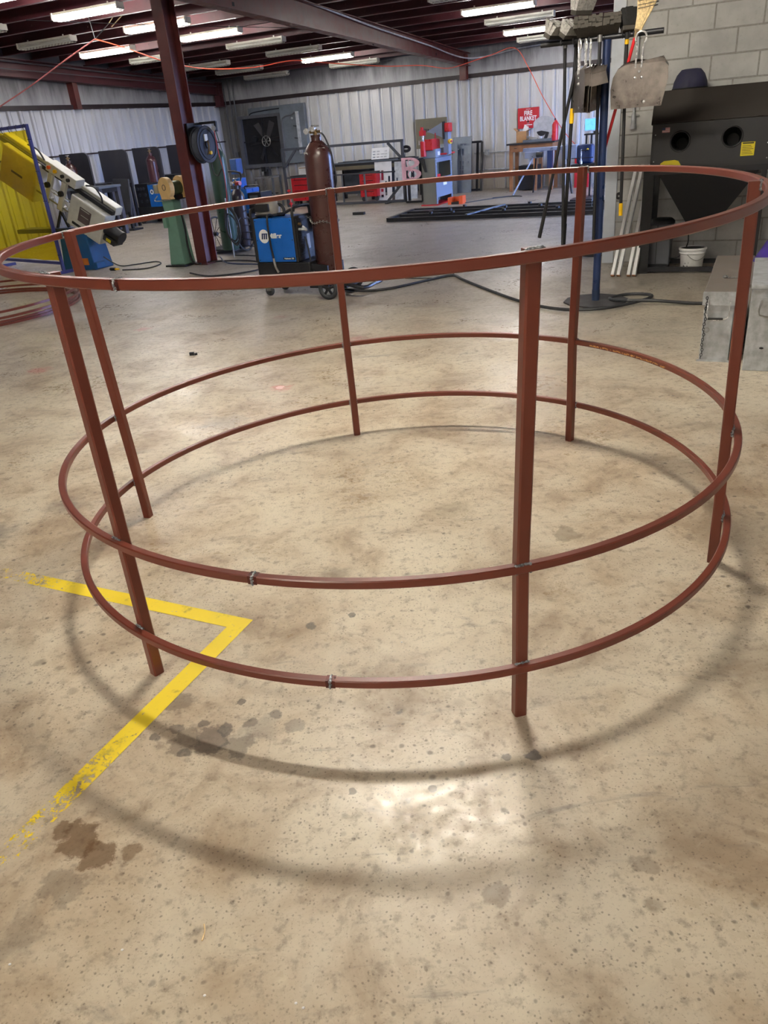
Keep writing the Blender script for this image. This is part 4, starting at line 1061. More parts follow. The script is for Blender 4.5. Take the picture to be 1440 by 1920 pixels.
column_hoses = thing('hanging_hoses', 'loops of dark hose hanging beside the green cylinder', 'hose', 6.33, 9.25, .0)
for k, (r, z, dx) in enumerate(((.20, .42, 0), (.17, .36, .03), (.23, .40, .05))):
    MB().tube([(dx + .0, -.02*k, z + r*1.3), (dx + .12, -.02*k, z + r*.6), (dx + .14, -.02*k, z - r*.4), (dx + .05, -.02*k, z - r), (dx - .06, -.02*k, z - r*.3), (dx - .04, -.02*k, z + r*.8)], .011, 7, True, 5).build('hose_loop', M_rubber, column_hoses, True)
MB().cyl((0, 0, 0), (0, 0, .78), .01, n=8).build('hanger_rod', M_steel, column_hoses)

tcart = thing('torch_cart', 'black two-wheeled cutting torch cart with spoked wheels', 'cart', 5.88, 8.85)
MB().box(-.24, .28, -.14, .36, .05, .07).build('deck', M_blackm, tcart)
for x in (-.22, .30):
    MB().torus((x, .18, .25), .235, .014, 'x', 36, 7).build('wheel_rim', M_rubber, tcart, True)
    sk = MB()
    for k in range(10):
        a = 2*PI*k/10; sk.cyl((x - .03, .18, .25), (x, .18 + .225*math.cos(a), .25 + .225*math.sin(a)), .005, n=5)
    sk.cyl((x - .04, .18, .25), (x + .02, .18, .25), .028, n=10); sk.build('spokes', M_blackm, tcart)
MB().tube([(-.18, .3, .06), (-.18, .34, .8), (-.18, .42, 1.05), (.2, .42, 1.05), (.2, .34, .8), (.2, .3, .06)], .014, 8, sub=3).build('handle_frame', M_blackm, tcart, True)
MB().bar((-.18, .33, .62), (.2, .33, .62), .03).build('cross_brace', M_blackm, tcart)
for k in range(6): MB().cyl((.30 + .02*k, .05, .10 + .09*k), (.52 - .03*k, .30, .02 + .11*k), .0055, n=5).build('wire_stay', M_blackm, tcart)
go_ = cylinder('gas_cylinder', 'large dark green oxygen cylinder standing behind the maroon column', 6.10, 8.97, .07, .122, 1.33, M_green)
da = cylinder('gas_cylinder', 'dark fuel gas cylinder on the torch cart beside the green one', 6.13, 8.66, .07, .10, .78, mat('black_cylinder', srgb(52, 46, 54), .35, 0, .15, 6))
MB().cyl((.05, -.04, .86), (.12, -.06, .86), .03, n=14).build('red_gauge', M_red, da, True)
MB().cyl((-.02, -.06, .86), (-.02, -.10, .86), .026, n=14).build('gauge', M_chrome, da, True)
bgc = cylinder('gas_cylinder', 'dark cylinder with a bright label far behind the hose reel', 5.44, 8.0, .0, .10, 1.28, mat('maroon_cylinder', srgb(60, 40, 48), .4))
MB().cbox((.0, -.102, 1.12), .09, .004, .03).build('label', M_white, bgc)
fw_ = thing('welder', 'blue welding machine with stacked blue cases behind the green cylinder', 'welder', 5.40, 7.55)
MB().box(-.12, .22, -.1, .28, .42, .78).build('shell', M_blue, fw_, bevel=.008)
MB().box(-.13, .0, -.11, .29, .05, .42).box(.0, .23, -.11, .29, .05, .42).build('cart_body', M_blackm, fw_)
MB().box(-.06, .08, -.05, .15, .80, .94).build('blue_case', M_blue, fw_, bevel=.01)
MB().box(-.06, .06, -.04, .13, 1.0, 1.22).build('blue_case', mat('dusty_blue', srgb(52, 88, 150), .6), fw_, bevel=.01)
MB().box(.22, .46, -.08, .25, .42, .72).build('control_panel', M_blackm, fw_)
MB().box(.25, .40, -.085, -.08, .58, .68).build('display', M_plate, fw_)
MB().tube([(.2, -.08, .76), (.2, -.1, .82), (.45, -.1, .82), (.45, -.08, .72)], .01, 6, sub=3).build('handle', M_blackm, fw_, True)
for x in (-.08, .18): MB().cyl((x, -.09, .05), (x, -.05, .05), .05, n=16).build('wheel', M_rubber, fw_, True)
for i, pts in enumerate((((5.9, 9.9), (6.4, 9.6), (7.0, 9.7), (7.4, 10.3), (7.0, 10.7), (6.5, 10.5)), ((6.3, 9.2), (6.8, 9.3), (7.6, 9.6), (8.1, 10.2), (8.4, 11.2)), ((6.2, 9.4), (6.7, 9.9), (7.5, 10.1), (8.3, 10.9)))):
    o = MB().tube([(*W(u, v, .012 + .008*i)[:2], .012 + .008*i) for u, v in pts], .010, 7, sub=8).build('floor_cable', M_rubber if i < 2 else M_navy, None, True)
    tag(o, ('black cable looping on the floor at the foot of the column', 'black cable running from the torch cart to the blue welder', 'navy cable running along the floor behind the blue welder')[i], 'cable')

# ================================================================== BAND SAW
sw = thing('band_saw', 'pale grey horizontal band saw with a raised arm on a blue base', 'band saw', 4.40, 10.05)
MB().add([(-.40,-.12,0),(.20,-.12,0),(.20,.25,0),(-.40,.25,0),(-.36,-.10,.42),(.14,-.10,.42),(.14,.23,.42),(-.36,.23,.42),(-.36,-.10,.52),(.18,-.10,.47),(.18,.23,.47),(-.36,.23,.52)], [(0,1,5,4),(1,2,6,5),(2,3,7,6),(3,0,4,7),(4,5,9,8),(5,6,10,9),(6,7,11,10),(7,4,8,11),(8,9,10,11),(3,2,1,0)]).build('base_cabinet', M_bluebase, sw, bevel=.012)
MB().box(.18, .25, -.13, .05, .02, .10).build('coolant_spout', M_bluebase, sw, bevel=.01)
MB().box(-.10, .10, -.128, -.12, .07, .16).build('brand_plate', mat('orange_plate', srgb(190, 110, 40), .5), sw)
MB().box(-1.25, .16, -.02, .24, .50, .56).build('work_bed', M_navy, sw, bevel=.01)
HM = Matrix(((-.852, 0, -.523, .63), (0, 1, 0, 0), (.523, 0, -.852, .79), (0, 0, 0, 1)))
head = MB().box(-.02, 2.0, .06, .20, .0, .115, HM).build('arm_beam', M_lgrey, sw, bevel=.01)
MB().box(-.02, 2.0, .0, .06, .045, .10, HM).build('blade_channel', M_blackm, sw)
MB().box(.0, .60, -.10, .12, .11, .54, HM).build('drive_wheel_cover', M_lgrey, sw, bevel=.02)
cvp = MB().box(.22, .42, -.104, -.10, .20, .40, HM).build('cover_label', mat('dark_label', srgb(84, 72, 72), .5), sw)
MB().box(.25, .40, -.106, -.104, .215, .225, HM).box(.25, .38, -.106, -.104, .30, .306, HM).build('label_print', M_lgrey, cvp)
MB().box(.26, .50, -.106, -.10, .455, .49, HM).build('grab_slot', M_blackp, sw)
cbx = MB().box(.58, 1.10, -.07, .10, -.08, .045, HM).build('control_box', M_lgrey, sw, bevel=.006)
for x, m_ in ((.70, M_blackp), (.80, M_blackp), (.93, M_yellow), (1.04, M_orange)):
    MB().cyl(HM @ Vector((x, -.07, -.02)), HM @ Vector((x, -.10, -.02)), .024, n=14).build('control_knob', m_, cbx, True)
MB().box(1.22, 1.85, -.08, .14, .06, .60, HM).build('idler_wheel_cover', M_lgrey, sw, bevel=.02)
MB().box(1.45, 1.65, -.084, -.08, .34, .37, HM).build('grab_slot', M_blackp, sw)
for x in (.74, .98):
    MB().box(x, x + .08, -.06, -.01, .06, .46, HM).build('guide_arm', M_lgrey, sw, bevel=.008)
    MB().cyl(HM @ Vector((x + .04, -.06, .22)), HM @ Vector((x + .04, -.10, .22)), .038, n=12).build('clamp_knob', M_blackp, sw, True)
    MB().box(x - .01, x + .09, -.05, .03, .40, .47, HM).build('blade_guide', M_steel, sw)
MB().box(.60, 1.30, -.045, -.04, .40, .425, HM).build('saw_blade', M_steel, sw)
for z in (.26, .30): MB().cyl(HM @ Vector((.60, -.03, z)), HM @ Vector((1.25, -.03, z)), .009, n=8).build('guide_rail', M_chrome, sw, True)
MB().tube([HM @ Vector(p) for p in ((.9, .05, .12), (.75, -.02, .30), (.66, -.03, .36), (.62, -.02, .5))], .016, 8).build('coolant_hose', M_lgrey, sw, True)
MB().cyl(HM @ Vector((.0, .0, .30)), HM @ Vector((-.26, .0, .30)), .085, n=18).build('motor', M_blackm, sw, True)
MB().box(-.22, -.02, -.09, .10, .36, .44, HM).build('gear_case', M_blackp, sw, bevel=.01)
MB().box(-.16, -.08, -.095, -.09, .38, .42, HM).build('motor_label', M_ylabel, sw)
MB().tube([HM @ Vector(p) for p in ((1.2, .0, -.03), (1.35, .02, -.09), (1.55, .05, -.06))], .012, 7).build('arm_cable', M_blackp, sw, True)
MB().tube([HM @ Vector(p) for p in ((.55, .1, -.01), (.40, .08, -.07), (.25, .06, -.02), (.2, .05, .05))], .012, 7).build('rear_cable', M_blackp, sw, True)
MB().bar((.10, .15, .45), HM @ Vector((.22, .12, .2)), .08).build('pivot_bracket', M_navy, sw)
MB().bar((-.5, .05, .56), (-.36, .05, .78), .03).bar((-.36, .05, .78), (-.28, .05, .56), .03).build('vise_stay', M_blackm, sw)

# ================================================================== WELDING SCREEN
ws = thing('welding_screen', 'translucent yellow welding curtain in a blue tube frame', 'welding screen', 4.25, 10.42, 0, -.26)
M_fr = mat('violet_blue_paint', srgb(58, 62, 130), .4, 0, .1, 6)
H_, L_ = 1.88, 1.95
for x in (0, -L_): MB().bar((x, 0, .0), (x, 0, H_), .038).build('post', M_fr, ws)
MB().bar((-L_, 0, H_ - .019), (0, 0, H_ - .019), .038).build('top_rail', M_fr, ws)
MB().bar((-L_, 0, .14), (0, 0, .14), .038).build('bottom_rail', M_fr, ws)
for x in (0, -L_): MB().bar((x, -.28, .02), (x, .28, .02), .04).build('foot', M_fr, ws)
def curtain_material():
    m = bpy.data.materials.new('yellow_vinyl'); n = N(m)
    tr_ = n.new('ShaderNodeBsdfTransparent'); tr_.inputs[0].default_value = (.86, .66, .02, 1)
    df = n.new('ShaderNodeBsdfDiffuse'); df.inputs[0].default_value = (.70, .50, .01, 1)
    tl = n.new('ShaderNodeBsdfTranslucent'); tl.inputs[0].default_value = (.72, .52, .01, 1)
    gl = n.new('ShaderNodeBsdfGlossy'); gl.inputs['Roughness'].default_value = .15
    a = n.new('ShaderNodeMixShader'); a.inputs[0].default_value = .5; n.link(df.outputs[0], a.inputs[1]); n.link(tl.outputs[0], a.inputs[2])
    b = n.new('ShaderNodeMixShader'); b.inputs[0].default_value = .16; n.link(tr_.outputs[0], b.inputs[1]); n.link(a.outputs[0], b.inputs[2])
    c = n.new('ShaderNodeMixShader'); c.inputs[0].default_value = .05; n.link(b.outputs[0], c.inputs[1]); n.link(gl.outputs[0], c.inputs[2])
    n.link(c.outputs[0], n.out.inputs[0]); return m
cu_ = MB(); nx, ny = 40, 16; vs = []
for j in range(ny):
    for i in range(nx):
        x = -.05 - (L_ - .10)*i/(nx-1); z = .17 + (H_ - .235)*j/(ny-1)
        vs.append((x, .012*math.sin(i*.55)*(1.2 - j/ny) + .006*math.sin(i*1.3 + j*.6), z))
cu_.add(vs, [(j*nx+i, j*nx+i+1, (j+1)*nx+i+1, (j+1)*nx+i) for j in range(ny-1) for i in range(nx-1)])
cu_.build('curtain', curtain_material(), ws, True)
for i in range(10):
    MB().tube([(-.06 - i*.2, -.01, H_ - .075), (-.06 - i*.2, -.026, H_ - .02), (-.06 - i*.2, .0, H_ + .006)], .004, 5, sub=2).build('cable_tie', M_blackp, ws)
for z in (1.70, 1.32, .95, .55, .25): MB().tube([(-.055, -.01, z), (.0, -.026, z), (.025, 0, z)], .004, 5, sub=2).build('cable_tie', M_blackp, ws)
# loose things at its foot
tp = thing('dark_tray', 'dark tray with bright scraps on the floor by the yellow screen', 'tray', 4.0, 10.75)
MB().box(-.3, .2, -.1, .15, 0, .03).box(-.3, .2, -.11, -.10, 0, .06).build('pan', M_blackm, tp)
for k in range(4): MB().bar((-.2 + k*.08, -.06 + .04*k, .04), (-.05 + k*.07, .0 + .03*k, .07), .02, .01).build('scrap', M_chrome, tp)

# ================================================================== STACK OF BENT RINGS ON THE FLOOR
def floor_ring(cx, cy, R, z, tx, ty, lab, i):
    r = bpy.data.objects.new('bent_ring', None); COL.objects.link(r); r.location = (cx, cy, z)
    mb = MB(); vs = []; fs = []; h = RT/2; n = 96
    for k in range(n):
        t = 2*PI*k/n; rr = R*(1 + .012*math.sin(2*t + i))
        for a, b in ((-RT, -h), (0, -h), (0, h), (-RT, h)):
            x, y = (rr + a)*math.cos(t), (rr + a)*math.sin(t); vs.append((x, y, h + b + tx*(x + R) + ty*(y + R)))
    for k in range(n):
        j = (k+1) % n
        for q in range(4): fs.append((k*4+q, j*4+q, j*4+(q+1) % 4, k*4+(q+1) % 4))
    mb.add(vs, fs).build('bent_tube', M_ring, r)
    wb = MB()
    for k in range(6): wb.sphere((R*math.cos(-1.1) + random.uniform(-.01, .01), R*math.sin(-1.1), h + RT*.5 + tx*R*1.5 + random.uniform(-.004, .01)), .008, .008, .006, 6, 4)
    wb.build('weld_bead', M_weld, r, True)
    return tag(r, lab, 'steel ring', 'bent steel rings stacked on the floor')
floor_ring(-4.44, 8.76, 1.21, 0, 0, 0, 'red-primed bent steel ring lowest in the stack on the floor', 1)
floor_ring(-4.46, 8.78, 1.21, .026, 0, 0, 'red-primed bent steel ring second from the floor in the stack', 2)
floor_ring(-4.42, 8.80, 1.21, .052, .006, .002, 'red-primed bent steel ring third from the floor in the stack', 3)
floor_ring(-4.44, 8.86, 1.22, .088, .012, .006, 'red-primed bent steel ring topmost and slightly tilted on the stack', 4)

# ================================================================== WELDING BOOTHS ALONG THE GABLE WALL
M_cur = mat('booth_curtain', srgb(46, 46, 54), .6, 0, .2, 4, srgb(70, 66, 70), dirt_amt=.4)
for i, (v, lab) in enumerate(((6.0, 'dark rounded booth divider nearest the band saw'), (4.9, 'dark rounded booth divider between the two brown cylinders'), (3.85, 'dark rounded booth divider behind the second brown cylinder'), (2.65, 'dark rounded booth divider next to the maroon column'))):
    r = thing('booth_divider', lab, 'divider', .22, v, 0, 0, 'welding booth dividers on the gable wall')
    out = [(0, .78), (.74, .78), (.74, 1.38)] + [(.62 + .12*math.cos(t), 1.38 + .12*math.sin(t)) for t in (.3, .6, .9, 1.2, 1.57)] + [(0, 1.5)]
    MB().prism(out, -.02, .02, 'y').build('panel', M_cur, r)
    MB().bar((.70, 0, 0), (.70, 0, .80), .05).build('post', M_blackm, r)
    MB().bar((.03, 0, 0), (.03, 0, .80), .05).build('post', M_blackm, r)
bt = [('grey steel welding table behind the band saw', .82, 6.66), ('dark welding table in the middle booth', .12, 5.55), ('dark welding table in the booth by the column', .12, 3.5)]
for lab, u, v in bt:
    r = thing('welding_table', lab, 'table', u, v, 0, 0, 'welding tables in the booths')
    MB().box(0, .85, 0, .6, .86, .90).build('table_top', M_plate if u > .5 else M_blackm, r)
    MB().box(.03, .82, .03, .57, .78, .86).build('apron', M_blackm, r)
    for x in (.05, .78):
        for y in (.05, .55): MB().bar((x, y, 0), (x, y, .86), .085 if u > .5 else .05).build('leg', mat('slate_steel', srgb(72, 74, 86), .5, .2), r)
    MB().box(.05, .8, .03, .08, .32, .36).build('rail', M_blackm, r)
    MB().box(.05, .8, .50, .55, .12, .15).box(.1, .7, .1, .5, .14, .16).build('low_shelf', M_blackm, r)
fn = thing('guard_panel', 'dark grey tapered metal guard standing by the welding table', 'guard', 1.30, 5.62)
MB().prism([(-.16, .30), (.10, .30), (.16, .62), (.20, .96), (-.20, .98)], -.02, .02, 'y').build('plate', mat('slate_guard', srgb(70, 72, 78), .5, .2, .2, 6), fn)
MB().bar((-.12, 0, 0), (-.10, 0, .35), .05).build('leg', M_blackm, fn); MB().bar((.06, 0, 0), (.05, 0, .35), .05).build('leg', M_blackm, fn)
MB().box(-.2, .2, -.14, .14, 0, .03).build('foot_plate', M_blackm, fn)
cylinder('gas_cylinder', 'brown cylinder standing against the booth divider behind the band saw', .66, 6.25, 0, .125, 1.33, M_brown)
c2 = cylinder('gas_cylinder', 'brown cylinder standing in the middle booth above the small blue welder', .85, 4.05, 0, .115, 1.33, mat('plum_cylinder', srgb(70, 38, 44), .32, 0, .15, 6))
w2 = thing('welder', 'small blue welder with a dark control face beside the grinder', 'welder', .98, 4.5)
MB().box(0, .44, 0, .40, .33, .77).build('shell', M_blue, w2, bevel=.008)
MB().box(-.36, .0, .02, .38, .30, .80).build('control_face', M_blackm, w2, bevel=.01)
for x, z in ((-.28, .70), (-.20, .70), (-.12, .70), (-.25, .58), (-.10, .58), (-.22, .45), (-.08, .45)): MB().cyl((x, .02, z), (x, -.015, z), .03, n=12).build('control_knob', M_darkbl, w2, True)
MB().box(-.38, .46, -.02, .42, .10, .33).build('cart_body', M_blackp, w2)
for x in (-.28, .38): MB().cyl((x, -.03, .07), (x, .02, .07), .07, n=16).build('wheel', M_rubber, w2, True)
ld = MB().prism([(.10 + .045*math.cos(2*PI*k/20), .63 + .05*math.sin(2*PI*k/20)) for k in range(20)], -.003, 0, 'y').build('logo_disc', M_white, w2)
MB().prism([(.10 + .02*math.cos(2*PI*k/12), .63 + .025*math.sin(2*PI*k/12)) for k in range(12)], -.005, -.003, 'y').build('logo_mark', M_navy, ld)
text_mesh('Miller', .05, M_white, w2, (.215, -.003, .635), (PI/2, 0, 0), 'brand_lettering', bold=.001)
MB().tube([(.3, .0, .33), (.5, -.1, .25), (.62, -.1, .1), (.7, -.05, .02)], .012, 6).build('lead', M_blackp, w2, True)
# ================================================================== BACK WALL: FAN, DUCT, CONDUIT
fa = thing('exhaust_fan', 'large square exhaust fan set in a dark frame on the back wall', 'fan', 1.25, .06, 1.41)
M_fan = mat('fan_frame', srgb(92, 94, 100), .5, .2, .15, 5, srgb(60, 60, 64))
for nm, a in (('frame_side', (-.64, -.55, -.58, .56)), ('frame_side', (.55, .64, -.58, .56))): MB().box(a[0], a[1], -.10, .03, a[2], a[3]).build(nm, M_fan, fa)
MB().box(-.64, .64, -.10, .03, .53, .60).build('frame_top', M_fan, fa); MB().box(-.64, .64, -.10, .03, -.62, -.53).build('frame_bottom', M_fan, fa)
MB().box(-.56, .56, .0, .02, -.55, .55).build('dark_shroud', mat('fan_dark', srgb(20, 20, 26), .7), fa)
bl = MB()
for k in range(6):
    a = 2*PI*k/6
    q = Matrix.Translation((.12, -.02, 0)) @ Matrix.Rotation(a, 4, 'Y') @ Matrix.Rotation(.5, 4, 'X')
    bl.prism([(.06, -.05), (.46, -.13), (.48, .10), (.06, .05)], -.003, .003, 'y', q)
bl.build('blades', mat('fan_blade', srgb(44, 42, 46), .6), fa)
pu = MB().torus((.12, -.06, -.01), .12, .010, 'y', 30, 6)
for k in range(6):
    a = 2*PI*k/6; pu.bar((.12, -.06, -.01), (.12 + .12*math.cos(a), -.06, -.01 + .12*math.sin(a)), .014)
pu.build('pulley', M_steel, fa)
MB().bar((.05, -.05, -.53), (.05, -.05, .53), .03).bar((-.55, -.05, 0), (.55, -.05, .0), .03).build('motor_bracket', M_blackm, fa)
MB().cyl((-.22, -.09, .05), (-.22, .0, .05), .08, n=16).build('motor', M_blackm, fa, True)
du = thing('duct_panel', 'grey sheet metal duct panel right of the exhaust fan', 'duct', 2.24, .06, 0)
M_duct = mat('duct_grey', srgb(112, 120, 128), .45, .3, .15, 4, srgb(78, 82, 88))
MB().box(-.34, .36, -.12, .0, .85, 2.17).build('cover', M_duct, du, bevel=.006)
MB().box(.12, .20, -.15, -.12, 1.05, 2.0).build('angle_strip', M_galv, du)
for z in (1.15, 1.42, 1.69): MB().bar((.02, -.13, z), (.16, -.13, z - .02), .02).build('clip', M_blackm, du)
MB().tube([(-.30, -.14, 1.0), (-.30, -.14, 1.75), (-.2, -.14, 1.9), (.0, -.14, 1.93), (.1, -.13, 1.98)], .018, 8).build('conduit', M_fan, du, True)
MB().sphere((-.0, -.13, 1.86), .03, .03, .025).build('lamp', M_galv, du, True)
tpn = thing('louver_panel', 'narrow grey sheet above the exhaust fan with curved cable', 'panel', 1.25, .05, 0)
MB().box(-.32, .66, -.05, .0, 2.0, 2.17).build('sheet', M_duct, tpn)
MB().tube([(-.3, -.07, 1.99), (-.2, -.07, 2.06), (.2, -.07, 2.09), (.8, -.07, 2.10), (1.1, -.08, 2.02)], .012, 7).build('cable', M_blackm, tpn, True)
for u, z0 in ((.28, 1.0), (.42, 1.2), (.55, .4)):
    r = thing('conduit_pipe', {.28: 'grey vertical conduit pipe nearest the dark corner column', .42: 'grey vertical conduit pipe second from the corner column', .55: 'grey vertical conduit pipe beside the exhaust fan frame'}[u], 'conduit', u, .05)
    MB().cyl((0, -.03, z0), (0, -.03, 2.85), .016, n=8).build('pipe', M_fan, r, True)
    MB().box(-.04, .04, -.07, 0, z0 - .12, z0).build('junction_box', M_fan, r)
# low conduits and outlet box on the ribbed wall
for z, lab in ((.78, 'thin grey conduit running along the back wall with an outlet box'), (.42, 'lower thin conduit along the back wall behind the table')):
    r = thing('conduit_pipe', lab, 'conduit', 6.9, .05, z)
    MB().cyl((0, -.03, 0), (3.0, -.03, 0), .014, n=8).build('pipe', M_galv, r, True)
    if z > .6: MB().box(.26, .34, -.07, 0, -.05, .06).build('outlet_box', M_galv, r)
# anvil on a stand
an = thing('anvil_stand', 'dark bench vise on a bare steel stool in front of the fan', 'vise', 2.47, 2.0)
MB().box(-.25, .25, -.2, .2, .64, .68).build('stool_top', M_steel, an)
for x in (-.22, .22):
    for y in (-.17, .17): MB().bar((x, y, 0), (x, y, .64), .04).build('leg', M_steel if x < 0 else M_plate, an)
MB().bar((-.22, 0, .3), (.22, 0, .3), .03).build('stretcher', M_blackm, an)
MB().box(-.06, .08, -.06, .06, .68, .82).box(-.12, .02, -.08, .08, .78, .88).build('vise_body', M_blackm, an, bevel=.01)
MB().box(-.45, -.05, -.1, .2, .0, .14).build('floor_box', M_blackm, an)
# red tool cabinets
for u, v, lab, w, h in ((3.08, 2.0, 'red steel tool cabinet behind the brown cylinder', .56, .62), (4.72, 1.75, 'red steel bin with dark top behind the standing frame', .42, .60)):
    r = thing('tool_cabinet', lab, 'cabinet', u, v)
    MB().box(0, w, 0, .4, .10, h).build('carcass', M_red, r, bevel=.006)
    for k in range(4):
        d = MB().box(.02, w - .02, -.012, 0, .13 + k*.115, .225 + k*.115).build('drawer', M_red, r)
        MB().box(.08, w - .08, -.02, -.012, .20 + k*.115, .212 + k*.115).build('drawer_pull', M_blackm, d)
    MB().box(-.01, w + .01, -.01, .41, h, h + .02).build('lid', M_blackm, r)
    for x in (.05, w - .05): MB().cyl((x, .05, .05), (x, .09, .05), .05, n=12).build('caster', M_rubber, r, True)
wb_ = thing('white_box', 'white box standing on the bench behind the brown cylinder', 'box', 3.05, 1.55, .62)
MB().box(0, .34, 0, .25, 0, .18).build('carton', M_dwhite, wb_); MB().box(.02, .32, -.004, 0, .15, .165).build('tape', M_card, wb_)
dt = thing('dark_bench', 'dark steel bench along the back wall under the duct panel', 'bench', 2.95, 1.56)
MB().box(0, .72, 0, .45, .57, .62).build('bench_top', M_blackm, dt)
for x in (.04, .68): MB().bar((x, .06, 0), (x, .06, .57), .05).build('leg', M_blackm, dt); MB().bar((x, .40, 0), (x, .40, .57), .05).build('leg', M_blackm, dt)
# long scrap rack with sheet
sr = thing('scrap_rack', 'long low dark steel rack heaped with bars along the back wall', 'rack', 3.75, 1.3)
MB().box(0, 2.15, 0, .7, .74, .79).build('shelf', M_blackm, sr)
MB().box(0, 2.15, 0.0, .04, .66, .74).build('front_rail', M_olive, sr)
for x in (.05, 1.05, 2.05):
    for y in (.05, .6): MB().bar((x, y, 0), (x, y, .74), .06).build('leg', M_blackm, sr)
for k in range(7): MB().bar((.05 + .1*k, .1 + .07*k, .80 + .012*(k % 3)), (1.7 + .06*k, .12 + .06*k, .81 + .015*(k % 2)), .03).build('stock_bar', M_blackm if k % 2 else M_plate, sr)
MB().box(.1, 2.0, .5, .55, .1, .70).build('back_panel', mat('dark_grey_sheet', srgb(70, 76, 84), .5, .3), sr)  # dark grey sheet across the rear of the rack
def cut_plate(name, label, u, v, w, h, holes, m, z0=.0, lean=.12, group='plasma-cut sheets leaning at the back wall', t=.006):
    """sheet leaning back with rectangular windows: built from strips around the holes"""
    r = thing(name, label, 'metal sheet', u, v, z0, 0, group)
    q = Matrix.Rotation(-lean, 4, 'X')
    xs = sorted({0., w, *[a for hh in holes for a in (hh[0], hh[1])]}); zs = sorted({0., h, *[a for hh in holes for a in (hh[2], hh[3])]})
    mb = MB()
    for i in range(len(xs)-1):
        for j in range(len(zs)-1):
            cx, cz = (xs[i]+xs[i+1])/2, (zs[j]+zs[j+1])/2
            if any(a < cx < b and c < cz < d for a, b, c, d in holes): continue
            mb.box(xs[i], xs[i+1], -t/2, t/2, zs[j], zs[j+1], q)
    mb.build('sheet', m, r); return r
cut_plate('cut_sheet', 'white plasma-cut sheet with rectangular windows left of the pink letter', 5.02, 1.62, .42, .80, [(.08, .13, .42, .62), (.16, .22, .42, .62), (.06, .12, .18, .24), (.15, .21, .18, .24), (.25, .30, .10, .40), (.06, .12, .06, .12), (.15, .21, .06, .12), (.33, .38, .35, .5)], M_dwhite)
cut_plate('cut_sheet', 'pale plasma-cut sheet directly behind the pink letter', 5.48, 1.55, .55, .78, [(.25, .33, .45, .66), (.40, .48, .42, .62), (.04, .08, .20, .45)], mat('pale_sheet', srgb(186, 190, 192), .45, .2))
cut_plate('cut_sheet', 'white slotted sheet lying high on the scrap rack', 4.75, 1.1, .44, .26, [(.03, .10, .05, .075), (.13, .20, .05, .075), (.23, .30, .05, .075), (.03, .10, .11, .135), (.13, .20, .11, .135), (.23, .30, .11, .135), (.03, .10, .17, .195), (.13, .20, .17, .195), (.33, .39, .05, .075), (.33, .39, .11, .135), (.33, .39, .17, .195)], M_dwhite, .82, .3)
cut_plate('cut_sheet', 'long grey plasma-cut sheet leaning left of the red machine', 5.94, .9, .80, 1.05, [(.10, .22, .78, .90), (.30, .42, .80, .90), (.52, .70, .78, .92), (.08, .2, .55, .7)], M_plate)
cut_plate('cut_sheet', 'olive painted sheet with square cut-outs on the wall behind the red machine', 5.50, .14, .78, .62, [(.05, .13, .08, .17), (.17, .26, .08, .17), (.15, .22, .22, .29), (.20, .27, .34, .40), (.29, .35, .34, .40), (.40, .48, .08, .17)], M_olive, .96, .02)
cut_plate('cut_sheet', 'tall grey plasma-cut sheet with small windows right of the red machine', 6.60, .75, .42, 1.16, [(.14, .18, .40, .47), (.20, .24, .40, .47), (.14, .18, .50, .57), (.20, .24, .50, .57), (.14, .18, .60, .67), (.20, .24, .60, .67), (.10, .16, .78, .92), (.19, .24, .78, .92), (.16, .22, .98, 1.02), (.24, .30, .98, 1.02), (.33, .36, .62, .66)], M_plate)
cut_plate('cut_sheet', 'wide slate sheet standing behind the red machine', 6.30, .55, .66, 1.10, [(.10, .16, .90, .94), (.20, .26, .90, .94), (.30, .36, .90, .94), (.06, .20, .60, .82)], mat('slate_sheet', srgb(92, 100, 114), .45, .3))
df_ = thing('door_frame_blank', 'dark narrow steel frame leaning against the back wall', 'steel frame', 6.86, .45)
for a, b in (((0, 0, 0), (0, .15, 1.02)), ((.30, 0, 0), (.30, .15, 1.02)), ((.20, 0, 0), (.20, .15, 1.02)), ((0, .15, 1.02), (.30, .15, 1.02)), ((0, 0, .03), (.30, 0, .03))): MB().bar(a, b, .045).build('bar', M_blackm, df_)

# standing gate frame
M_gate = mat('gate_steel', srgb(66, 70, 80), .45, .3, .15, 8)
gf = thing('standing_gate', 'long dark steel gate frame standing upright before the scrap rack', 'gate', 3.10, 2.30)
for (a, b), nm in ((((0, 0, 1.205), (2.98, 0, 1.205)), 'top_rail'), (((0, 0, .03), (2.98, 0, .03)), 'bottom_rail'), (((0, 0, .62), (2.75, 0, .62)), 'mid_rail')): MB().bar(a, b, .05 if nm != 'mid_rail' else .028).build(nm, M_gate, gf)
for x in (.02, 1.10, 2.95): MB().bar((x, 0, .03), (x, 0, 1.2), .05).build('upright', M_gate, gf)
for x in (1.45, 2.0): MB().bar((x, .03, .03), (x, .03, .62), .03).build('stay', M_plate, gf)
for a, b in (((2.62, 0, 1.18), (2.93, 0, .86)), ((2.55, 0, .05), (2.93, 0, .40)), ((.05, 0, .85), (.36, 0, 1.18))): MB().bar(a, b, .045).build('corner_brace', M_gate, gf)
for x in (.3, 2.6): MB().bar((x, -.25, .012), (x, .3, .012), .05, .024).build('foot', M_gate, gf)
hk = thing('torch_hanger', 'black scoop-shaped hanger leaning behind the pink letter', 'hanger', 5.98, 2.0)
MB().bar((.05, 0, .35), (-.06, 0, 1.0), .05).build('shaft', M_blackm, hk); MB().torus((.03, 0, 1.03), .07, .03, 'y', 20, 8, Matrix.Diagonal((1.2, 1, .6, 1))).build('scoop', M_blackm, hk, True)
MB().bar((.05, 0, 0), (.05, 0, .36), .05).build('foot', M_blackm, hk)
